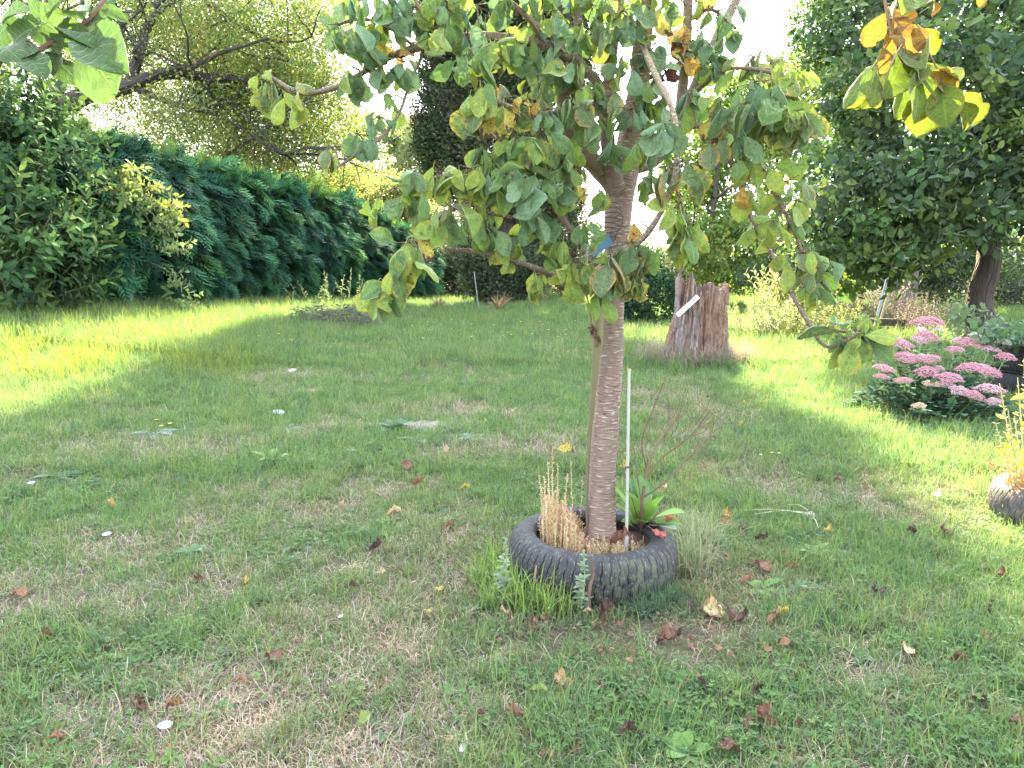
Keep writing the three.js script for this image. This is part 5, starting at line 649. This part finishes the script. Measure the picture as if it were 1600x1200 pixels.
  ros('thistle_rosette', 620, 672, 14, 0.17, 0.05, C(0.07, 0.13, 0.06), 'tall green weed rosette beside the bare soil patch in mid lawn', 'weed', { up: 1.2, pk: 0.45 });
  ros('thistle_rosette', 655, 690, 12, 0.15, 0.045, bl, 'silvery thistle rosette just below the bare soil patch', 'weed', { pk: 0.45 });
  ros('thistle_rosette', 740, 688, 12, 0.15, 0.045, bl, 'silvery grey thistle rosette right of the bare soil patch', 'weed', { pk: 0.45 });
  ros('thistle_rosette', 450, 672, 10, 0.15, 0.05, bl, 'pale bluish weed rosette left of the bare soil patch', 'weed', { pk: 0.45 });
  ros('thistle_rosette', 560, 705, 12, 0.16, 0.05, md, 'mid green weed rosette below and left of the bare soil patch', 'weed');
  ros('broadleaf_weed', 425, 722, 9, 0.16, 0.05, br, 'light green upright weed left of centre in the lawn', 'weed', { up: 1.2 });
  ros('broadleaf_weed', 485, 862, 8, 0.045, 0.03, bl, 'tiny bluish rosette on a dry patch left of centre', 'weed');
  ros('broadleaf_weed', 300, 868, 12, 0.08, 0.04, md, 'small green weed cluster below the nearest white petal', 'weed', { up: 1 });
  ros('broadleaf_weed', 1062, 683, 10, 0.12, 0.06, bl, 'bluish green rosette behind the dead weed right of the trunk', 'weed');
  ros('broadleaf_weed', 1185, 925, 7, 0.11, 0.04, br, 'light green broad-leaved seedling in the lawn right of the tyre', 'weed', { up: 1.3 });
  ros('broadleaf_weed', 1240, 925, 6, 0.09, 0.035, C(0.1, 0.2, 0.07), 'second seedling right of the light green one, right of the tyre', 'weed', { up: 1.3 });
  ros('broadleaf_weed', 1270, 868, 6, 0.1, 0.035, br, 'bright upright seedling near the fallen white seed head', 'weed', { up: 1.5 });
  ros('broadleaf_weed', 795, 945, 9, 0.09, 0.05, md, 'green rosette at the foot of the bright grass left of the tyre', 'weed', { up: 0.9 });
  ros('broadleaf_weed', 610, 1148, 7, 0.1, 0.03, md, 'narrow-leaved weed right of the yellow leaf at the bottom', 'weed', { up: 1 });
  ros('broadleaf_weed', 745, 954, 5, 0.04, 0.03, bl, 'tiny pale weed on the dry ground left of the cream leaf', 'weed', { up: 1 });
  ros('broadleaf_weed', 1275, 950, 14, 0.07, 0.025, C(0.06, 0.14, 0.05), 'feathery dark green weed in the lawn right of the seedlings', 'weed', { up: 1 });
  ros('broadleaf_weed', 1345, 1035, 14, 0.06, 0.03, md, 'dense clover clump in the right foreground beside curled leaves', 'weed', { up: 1 });
  ros('broadleaf_weed', 735, 605, 9, 0.17, 0.05, dk, 'dark green rosette in the lawn behind the bare soil patch', 'weed', { up: 0.9 });
  // yellow composite flowers
  const fl = (list, lab, grp, sc = 1, col = C(0.75, 0.5, 0.03)) => { const b = new B(); for (let k = 0; k < 14; k++) { const a = k / 14 * 6.28; leaf(b, V(0, 0, 0), V(Math.cos(a), 0.35, Math.sin(a)), V(0, 1, 0), 0.02, 0.009, col, { droop: 0.1 }); } const hg = b.build(); hg.userData.local = true; const sm = bk(0.14, 0.19, 0.06); for (const [x, y, h] of list) { const q = gnd(x, y), o = thing('yellow_flower', lab, 'flower', q, grp), top = q.clone().add(V(rr(-0.02, 0.02), h, 0)); mesh('stem', limb([q, top], [0.003, 0.002], { rs: 4, n: 3, col: sm }), M.plain, o); const m = mesh('flower_head', hg, M.petal, o); m.position.copy(top).sub(q); m.scale.setScalar(sc); } };
  fl([[438, 535, 0.12], [457, 545, 0.12], [295, 533, 0.1], [408, 536, 0.1], [440, 500, 0.1]], 'orange-yellow flower standing in the lawn near the prunings heap', 'yellow flowers near the prunings heap', 1.5);
  fl([[250, 668, 0.06], [256, 676, 0.05], [266, 672, 0.05]], 'small yellow flower beside the bluish rosette at left', 'yellow flowers by the bluish rosette', 1);
  const far = []; for (let k = 0; k < 34; k++) far.push([rr(620, 905), rr(508, 545), rr(0.08, 0.16)]); fl(far, 'tiny yellow flower scattered across the far middle of the lawn', 'tiny yellow flowers in the far lawn', 1.35, C(0.7, 0.6, 0.1));
  fl([[1185, 735, 0.1], [1208, 737, 0.12], [1217, 738, 0.12]], 'pale yellow stalked bud in the lawn right of the dead weed', 'pale yellow buds right of the dead weed', 0.6, C(0.6, 0.5, 0.15));
  // white petals
  const pet = (x, y, s, lab, ang = 0.4) => { const q = gnd(x, y), g = new THREE.SphereGeometry(1, 18, 8, 0, 6.283, 0, 1.2), p = g.attributes.position; for (let i = 0; i < p.count; i++) { const X = p.getX(i), Z = p.getZ(i); p.setXYZ(i, X, -p.getY(i) * 0.32 + 0.12 * n3(X * 2, Z * 2, x) + 0.32, Z * 0.62); } g.computeVertexNormals(); g.scale(s, s, s); g.rotateY(ang); g.rotateX(0.35); const m = mesh('white_petal', g, leafMat({ tr: 0.25, coat: 0 })); const c = []; for (let i = 0; i < p.count; i++) c.push(0.55, 0.54, 0.57); g.setAttribute('color', new THREE.Float32BufferAttribute(c, 3)); m.position.copy(q).add(V(0, 0.035, 0)); tag(m, lab, 'petal'); };
  pet(168, 846, 0.022, 'thin white petal lying on the grass at mid left'); pet(260, 1152, 0.022, 'larger white petal near two brown leaves at the lower left', 0.1); pet(723, 1188, 0.014, 'small white petal at the bottom edge below the middle', 1.2); pet(533, 977, 0.011, 'tiny white petal on the dry grass left of centre', 0.8); pet(457, 584, 0.05, 'white scrap lying on the lawn below the prunings heap', 0.3); pet(436, 652, 0.06, 'pale scrap among weeds left of the bare soil', -0.4); pet(1416, 687, 0.02, 'tiny white scrap on the sunlit grass near the pink flowers', 0.3); pet(1462, 783, 0.03, 'white scraps in the sunlit grass near the dusty edge tyre', 0.3); pet(50, 764, 0.022, 'pale scrap beside the dark rosette at far left', 0.3);
  { const q = gnd(1266, 815), o = thing('thistledown', 'white fluffy seed head lying on the lawn with pale stalks', 'seed head', q), b = new B(); for (let k = 0; k < 220; k++) { const d = rnd3(); leaf(b, q.clone().add(V(0, 0.03, 0)), d, rnd3(), rr(0.018, 0.028), 0.006, C(0.6, 0.56, 0.52), { droop: 0 }); } mesh('fluff', b.build(), M.petal, o, 'stuff'); const s = []; for (const [x1, y1, x2, y2] of [[1262, 812, 1162, 806], [1262, 810, 1180, 812], [1268, 818, 1278, 834], [1262, 806, 1230, 797]]) { const A = gnd(x1, y1).add(V(0, 0.03, 0)), Bq = gnd(x2, y2).add(V(0, 0.03, 0)); s.push(limb([A, A.clone().lerp(Bq, 0.5).add(V(0, 0.015, 0)), Bq], [0.002, 0.0014], { rs: 4, n: 8, col: bk(0.5, 0.46, 0.36) })); } mesh('stalks', mergeGeometries(s), M.plain, o, 'stuff'); }
  { const q = gnd(665, 666), b = new B(); for (let i = 0; i <= 40; i++) for (let j = 0; j <= 8; j++) { const a = i / 40 * 6.2832, r = j / 8, e = 1 + 0.25 * n3(Math.cos(a) * 2, Math.sin(a) * 2, 4), x = q.x + Math.cos(a) * r * 0.3 * e, z = q.z + Math.sin(a) * r * 0.24 * e, k = 0.7 + 0.6 * R(); b.v(x, H(x, z) + 0.035 * (1 - r * r) + 0.012 * R() * (1 - r) - 0.01, z, C(0.2 * k, 0.16 * k, 0.14 * k)); if (i < 40 && j < 8) { const w = i * 9 + j; b.t(w, w + 1, w + 9); b.t(w + 1, w + 10, w + 9); } } tag(mesh('soil_mound', b.build(), std({ roughness: 1 })), 'low bare greyish soil mound in the middle of the lawn', 'soil', null, 'stuff'); }
}
// ---------- fallen leaves ----------
reseed(91);
const fallen = (x, y, px, kind, lab, up = 0.03, group) => { const q = gnd(x, y), s = 0.92 * px * q.distanceTo(CAM) / F, a = rr(0, 6.28), k = Math.floor(R() * LDEAD.length), m = mesh('fallen_leaf', kind === 'y' ? (R() < 0.5 ? LDEAD[4] : LG[k]) : LDEAD[k], pick(LM[kind])); m.position.copy(q).add(V(-Math.cos(a) * s * 0.5, up + s * 0.1, -Math.sin(a) * s * 0.5)); m.quaternion.copy(leafQ(V(Math.cos(a), rr(-0.1, 0.25), Math.sin(a)), V(rr(-0.35, 0.35), 1, rr(-0.1, 0.5)))); m.scale.set(s, s, s); tag(m, lab, 'leaf', group); };
const FL = [[218, 1118, 44, 'd', 'dark crumpled fallen leaf, left one of the pair above the larger white petal'], [262, 1122, 44, 'n', 'brown folded fallen leaf, right one of the pair above the larger white petal'], [70, 1010, 34, 'n', 'rusty rolled leaf on the clover near the left edge'], [92, 1168, 30, 'n', 'brown leaf scrap at the lower left corner'], [376, 1080, 24, 'n', 'reddish curled leaf in the lower left lawn'], [427, 1045, 34, 'd', 'dark purple-brown leaf in the left foreground'], [384, 922, 26, 'o', 'narrow orange leaf on a dry patch left of centre'], [310, 915, 26, 'n', 'rust coloured leaf left of the narrow orange one'], [443, 1143, 16, 'y', 'thin yellow leaf in the bottom left lawn'], [570, 1140, 32, 'y', 'bright yellow oval leaf near the bottom edge'], [597, 1086, 26, 'n', 'small pinkish brown curled leaf above the bright yellow oval leaf'], [586, 871, 30, 'd', 'dark red-edged leaf on the dry grass left of the tyre'], [638, 738, 28, 'n', 'orange-brown curled leaf right of the light green weed'], [653, 766, 26, 'n', 'rolled brown leaf below the orange-brown curled one'], [616, 810, 30, 'p', 'pale tan leaf lying flat left of the tyre'], [700, 832, 26, 'n', 'pinkish brown leaf close left of the tyre'], [723, 772, 22, 'o', 'small yellow-brown leaf above and left of the tyre'], [598, 905, 22, 'p', 'pale cream curled leaf on the dry grass'], [685, 935, 22, 'o', 'small orange leaf left of the bright grass tuft'], [550, 927, 24, 'd', 'dark shrivelled leaf on the dry grass left of centre'], [538, 800, 16, 'p', 'tiny pale leaf curl in the lawn left of centre'], [798, 972, 34, 'p', 'cream leaf on the ground below the left of the tyre'], [815, 958, 34, 'd', 'dark leaf tucked behind the cream leaf below the tyre'], [835, 990, 30, 'd', 'dark purple leaf right of the cream leaf below the tyre'], [666, 970, 16, 'o', 'tiny orange leaf scrap in the middle foreground'], [790, 1112, 28, 'p', 'small cream and brown leaf in the lower middle'], [805, 1134, 38, 'n', 'brown curled leaf touching the small cream one, lower middle'], [842, 1096, 32, 'y', 'yellow-green leaf left of the pink crumpled leaf'], [885, 1082, 42, 'p', 'large pinkish peach crumpled leaf in the lower middle'], [746, 1134, 24, 'n', 'thin rusty leaf sliver in the lower middle'], [945, 980, 42, 'd', 'dark twisted leaf in front of the tyre'], [917, 968, 16, 'p', 'tiny cream leaf directly in front of the tyre'], [1000, 1102, 22, 'n', 'small pinkish leaf right of the large peach leaf'], [943, 1090, 30, 'd', 'dark shrivelled leaf between the two pinkish leaves'], [1044, 1008, 36, 'd', 'dark leaf on the bare ground right of and before the tyre'], [1078, 1012, 18, 'n', 'small brown leaf chip right of the dark one before the tyre'], [1118, 970, 40, 'p', 'cream yellow torn leaf right of the tyre front'], [1150, 982, 36, 'd', 'dark leaf between the cream torn leaf and the big rusty one'], [1200, 980, 48, 'n', 'large rusty leaf with curled edges right of the tyre'], [1215, 973, 36, 'o', 'yellow and brown leaf lying on the large rusty leaf'], [1188, 898, 36, 'n', 'tan brown curled leaf in the lawn right of the long grass'], [1242, 900, 26, 'n', 'orange-brown standing leaf right of the tan curled leaf'], [1165, 920, 28, 'n', 'pale rust leaf below the tan curled leaf'], [1250, 940, 26, 'n', 'tan leaf beside the feathery dark weed'], [1138, 815, 18, 'o', 'small orange leaf above the rolled tan leaf, right of the tyre'], [1134, 828, 28, 'n', 'rolled tan leaf near the right side of the tyre'], [1162, 838, 22, 'n', 'reddish leaf scrap right of the rolled tan leaf'], [1188, 854, 24, 'd', 'dark reddish leaf below the white seed head stalks'], [1295, 840, 26, 'o', 'yellow-orange leaf below the white seed head'], [1230, 878, 26, 'n', 'dull brown leaf between seed head and seedlings'], [1250, 834, 24, 'n', 'pale brown leaf directly left of the seed head stalk'], [1308, 757, 20, 'n', 'brown upright leaf curl in the lawn above the seed head'], [1352, 768, 18, 'n', 'red-brown leaf at the edge of the sunlit strip'], [1425, 840, 28, 'd', 'dark maroon leaf at the edge of the lower sunlit strip'], [1475, 840, 22, 'd', 'dark dry scrap right of the maroon leaf'], [1370, 935, 24, 'd', 'black-brown leaf in the right lawn'], [1548, 966, 34, 'd', 'dark crumpled leaf pair near the right edge'], [1565, 912, 28, 'd', 'dark shrivelled leaf at the right edge under the sunlit strip'], [1540, 1012, 24, 'n', 'small red-brown leaf near the right edge'], [1485, 1040, 44, 'n', 'large orange-brown leaf standing up in the right foreground'], [1415, 1032, 26, 'p', 'pale brown folded leaf left of the standing orange-brown leaf'], [1545, 1118, 44, 'd', 'dark brown twisted leaf in the lower right'], [1590, 1148, 36, 'n', 'rolled brown leaf at the lower right corner'], [1202, 1145, 42, 'n', 'orange brown rounded leaf in the lower right foreground'], [1170, 1142, 26, 'd', 'dark curl beside the orange brown rounded leaf'], [1250, 1150, 20, 'n', 'pale brown scrap right of the orange brown rounded leaf'], [1140, 1188, 42, 'd', 'thick dark rolled leaf at the bottom edge right'], [980, 1160, 46, 'd', 'long dark folded leaf left of the bright pale rosette'], [900, 1195, 34, 'd', 'dark leaf cut off by the bottom edge below the peach leaf'], [855, 1198, 28, 'n', 'rusty leaf at the bottom edge left of the dark cut leaf'], [1095, 1078, 36, 'd', 'dark maroon leaf in the clover before the tyre'], [1180, 1094, 46, 'd', 'large dark leaf half hidden in clover'], [1228, 1020, 26, 'n', 'tan leaf standing right of the dark leaf in clover'], [1195, 1028, 22, 'n', 'dull brown leaf left of the tan standing leaf'], [1252, 1060, 26, 'd', 'dark red leaf by the dense clover clump'], [1222, 1075, 14, 'y', 'tiny yellow leaf in the clover right of centre'], [1048, 1116, 20, 'p', 'small straw-coloured leaf above the dull rosette'], [1158, 634, 16, 'o', 'yellow leaf on the lawn in front of the stump, upper one'], [1157, 670, 16, 'o', 'yellow leaf on the lawn in front of the stump, lower one'], [1165, 655, 10, 'o', 'tiny yellow leaf between two others before the stump'], [758, 665, 14, 'o', 'orange leaf near the silvery thistle right of the soil'], [697, 712, 20, 'p', 'pale pinkish leaf below the silvery thistle'], [1390, 676, 18, 'n', 'brown leaf in the sunlit strip left of the pink flowers'], [175, 795, 20, 'o', 'orange leaf scrap above the thin white petal'], [1515, 820, 1, 'n', ''], [30, 940, 24, 'n', 'faded brown leaf at the left edge of the lawn']].filter((l) => l[4]);
for (const l of FL) fallen(...l);
{ // leaves lying on the tyre and hanging in its plants
  const put = (p, s, kind, d, n, lab, g) => { const m = mesh('fallen_leaf', g, pick(LM[kind])); m.position.copy(p); m.quaternion.copy(leafQ(d, n)); m.scale.setScalar(s); tag(m, lab, 'leaf'); };
  put(P3(945, 846, 0.235), 0.1, 'n', V(1, 0.1, 0.1), V(0, 1, 0.4), 'orange-brown curled leaf lying inside the front rim of the tyre', LDEAD[2]);
  put(P3(1018, 826, 0.06), 0.085, 'r', V(0.65, -0.55, 0.4), V(0.5, 0.7, 0.5), 'smooth red leaf resting on the right rim of the tyre', LDEAD[4]);
  put(P3(1038, 815, 0.0), 0.05, 'r', V(0.5, 0.3, 0), V(0, 1, 0.6), 'small coral leaf behind the red one on the tyre rim', LDEAD[4]);
  put(P3(870, 700, 0.05), 0.075, 'o', V(1, -0.15, 0.1), V(0, 0.7, 0.7), 'yellow leaf caught on top of the dried stems in the tyre', LDEAD[4]);
  put(P3(968, 728, -0.05), 0.05, 'o', V(1, 0.2, 0), V(0, 0.5, 0.8), 'small yellow leaf caught behind the white rod', LDEAD[4]);
  put(P3(1030, 768, 0.08), 0.05, 'p', V(0.6, 0.6, 0), V(0, 0.5, 0.8), 'cream leaf caught in the dead weed above the rosette', LDEAD[0]);
}
// ---------- right edge plants ----------
{
  reseed(101);
  const b = gnd(1606, 838), base = V(b.x + 0.14, b.y + 0.16, b.z - 0.2), o = thing('yellow_leaved_plant', 'tall yellow-leaved sunlit plant growing out of the dusty tyre at the right edge', 'plant', base), Z = base.z, st = [], lv = new B();
  for (const [x, y, x2] of [[1590, 590, 1600], [1575, 640, 1592], [1562, 600, 1590], [1600, 560, 1605], [1610, 620, 1605], [1555, 660, 1588], [1585, 650, 1598], [1620, 540, 1612]]) { const A = atZ(x2, 800, Z), t = atZ(x, y, Z + rr(-0.1, 0.15)); st.push(limb([A, A.clone().lerp(t, 0.5).add(V(0.01, 0, 0)), t], [0.005, 0.002], { rs: 5, n: 10, col: bk(0.34, 0.3, 0.14) })); for (let k = 0; k < 46; k++) { const s = Math.pow(R(), 0.8), p = A.clone().lerp(t, s), a = rr(0, 6.28), big = R() < 0.3 && s < 0.75; leaf(lv, p, V(Math.cos(a), rr(0.1, 0.9), Math.sin(a)), rnd3().add(V(0, 0.8, 0)), big ? rr(0.03, 0.06) : rr(0.012, 0.03), big ? 0.022 : 0.006, vary(big ? C(0.42, 0.36, 0.03) : C(0.34, 0.34, 0.12), 0.25), { seg: 4, fold: 0.2 }); } }
  mesh('stems', mergeGeometries(st), M.plain, o, 'stuff'); mesh('leaves', lv.build(), M.foliage, o, 'stuff');
  const m = mesh('leaf', LG[3], LM.y[1], o); m.position.copy(atZ(1630, 622, Z + 0.1)).sub(o.position); m.quaternion.copy(leafQ(V(-1, 0, 0.1), V(0, 1, 0.5))); m.scale.set(0.07, 0.17, 0.07);
  const r = new B(); for (let k = 0; k < 240; k++) { const p = V(base.x + gauss() * 0.13, base.y + Math.abs(gauss()) * 0.1 + 0.02, base.z + gauss() * 0.12); leaf(r, p, rnd3().add(V(0, 0.6, 0)), rnd3(), rr(0.015, 0.035), 0.012, vary(C(0.34, 0.12, 0.06), 0.35)); leaf(r, p.clone().add(V(0, -0.04, 0)), V(rr(-0.3, 0.3), 1, rr(-0.3, 0.3)), rnd3(), 0.07, 0.003, C(0.25, 0.1, 0.06)); }
  tag(mesh('reddish_plant', r.build(), M.dry), 'low rusty red plant filling the dusty tyre at the right edge', 'plant', null, 'stuff');
  const bx = thing('bramble', 'green leafy bramble growing over the tyre stack behind the pink flowers', 'shrub', gnd(1590, 640)), many = [new Many()]; for (let k = 0; k < 34; k++) many[0].add(at(rr(1535, 1625), rr(525, 560) - Math.abs(gauss()) * 10, rr(6.5, 6.9)), toDir(V(rr(-1, 1), rr(0, 1), rr(-0.2, 1)), rr(0, 6)), rr(0.7, 1.1), vary(C(0.07, 0.14, 0.05), 0.3)); for (let k = 0; k < 26; k++) many[0].add(at(rr(1480, 1540), rr(485, 535), rr(7.6, 8.2)), toDir(V(rr(-1, 1), rr(0, 1), rr(-0.2, 1)), rr(0, 6)), rr(0.7, 1.2), vary(C(0.12, 0.17, 0.06), 0.4)); many[0].build('foliage', shoot(6, 0.16, 0.085, 0.06, { seg: 4, peak: 0.4 }), M.foliage, bx);
}
// ---------- overhanging sprigs near the camera ----------
{
  reseed(111);
  const sprig = (lab, d, twigs, leaves, sc) => { const o = thing('overhanging_branch', lab, 'branch', at(twigs[0][0][0], twigs[0][0][1], d)); const tg = []; for (const [...t] of twigs) { const r = t.pop(); tg.push(limb(t.map(([x, y]) => at(x, y, d)), [r, r * 0.5], { rs: 8, n: t.length * 5, rough: 0.25, rf: 40, col: bk(0.2, 0.1, 0.075) })); } mesh('twig', mergeGeometries(tg), M.twig, o); for (const [x0, y0, x1, y1, k, g] of leaves) { const A = at(x0, y0, d + rr(-0.04, 0.04)), T = at(x1, y1, d + rr(-0.06, 0.06)), L = A.distanceTo(T) * 1.12, m = mesh('leaf', (g ?? 0) < 0 ? LROLL[0] : LG[(x0 * 7 + y0 * 3 + 1400) % LG.length], LM[k][(x0 + y1 + 2000) % LM[k].length], o); m.position.copy(A).sub(o.position); m.quaternion.copy(leafQ(T.clone().sub(A), V(rr(-0.5, 0.5), rr(0.1, 0.8), 1))); m.scale.set(L * sc, L, L * sc); } };
  sprig('blurry close green sprig hanging into the top left corner', 0.95, [[[-40, 70], [20, 82], [60, 78], [100, 52], [140, 30], [170, -10], 0.004], [[60, 78], [40, 60], [20, 30], 0.003], [[100, 52], [130, 60], [150, 70], 0.002]],
    [[45, 20, 110, 60, 'k'], [20, 30, -20, 70, 'k'], [60, 40, 10, 62, 'k'], [140, 28, 196, 26, 'k'], [110, 50, 150, 40, 'k'], [125, 55, 160, 120, 'k'], [130, 60, 186, 96, 'k'], [95, 55, 130, 90, 'k'], [70, 80, 115, 118, 'k'], [40, 82, 60, 110, 'k'], [20, 84, -15, 120, 'k'], [10, 80, 0, 60, 'k'], [135, 30, 120, 0, 'k'], [150, 10, 185, -15, 'k'], [100, 55, 92, 100, 'k'], [62, 78, 20, 92, 'k'], [85, 68, 130, 62, 'k'], [40, 60, 55, 25, 'k'], [60, 30, 40, -10, 'k'], [0, 40, 30, 12, 'k'], [75, 30, 100, -8, 'k'], [120, 62, 160, 78, 'k']], 1.0);
  sprig('sunlit yellow and orange leaf spray hanging in at the top right', 1.9, [[[1375, -60], [1384, 10], [1392, 55], [1380, 80], [1362, 108], 0.004], [[1390, 30], [1425, 30], [1445, 70], [1475, 125], [1500, 155], 0.003], [[1400, 30], [1412, 70], [1430, 110], 0.0025], [[1440, -60], [1450, -10], [1470, -4], 0.003], [[1530, -40], [1545, -5], 0.003]],
    [[1384, 20, 1358, 68, 'q'], [1392, 15, 1402, 45, 'q'], [1402, 40, 1388, 80, 'q'], [1418, 36, 1425, 78, 'q'], [1430, 35, 1440, 70, 'q'], [1440, 45, 1462, 80, 'w'], [1380, 75, 1378, 112, 'q'], [1362, 105, 1325, 158, 'w'], [1366, 105, 1354, 155, 'w'], [1372, 100, 1372, 150, 'w'], [1412, 85, 1392, 140, 'w'], [1415, 80, 1422, 110, 'w'], [1428, 105, 1400, 180, 'w'], [1430, 110, 1438, 180, 'w'], [1440, 95, 1466, 150, 'w'], [1450, 115, 1495, 132, 'q'], [1462, 125, 1440, 205, 'w'], [1470, 130, 1480, 190, 'w'], [1485, 150, 1535, 180, 'w'], [1490, 155, 1510, 200, 'w'], [1410, 10, 1425, -30, 'q'], [1450, -6, 1470, 14, 'q'], [1432, -10, 1418, 12, 'w'], [1545, -8, 1530, 10, 'q'], [1460, 110, 1497, 115, 'w'], [1425, 80, 1445, 100, 'w'], [1395, 45, 1410, 62, 'q']], 1.15);
}
renderer.render(scene, camera);
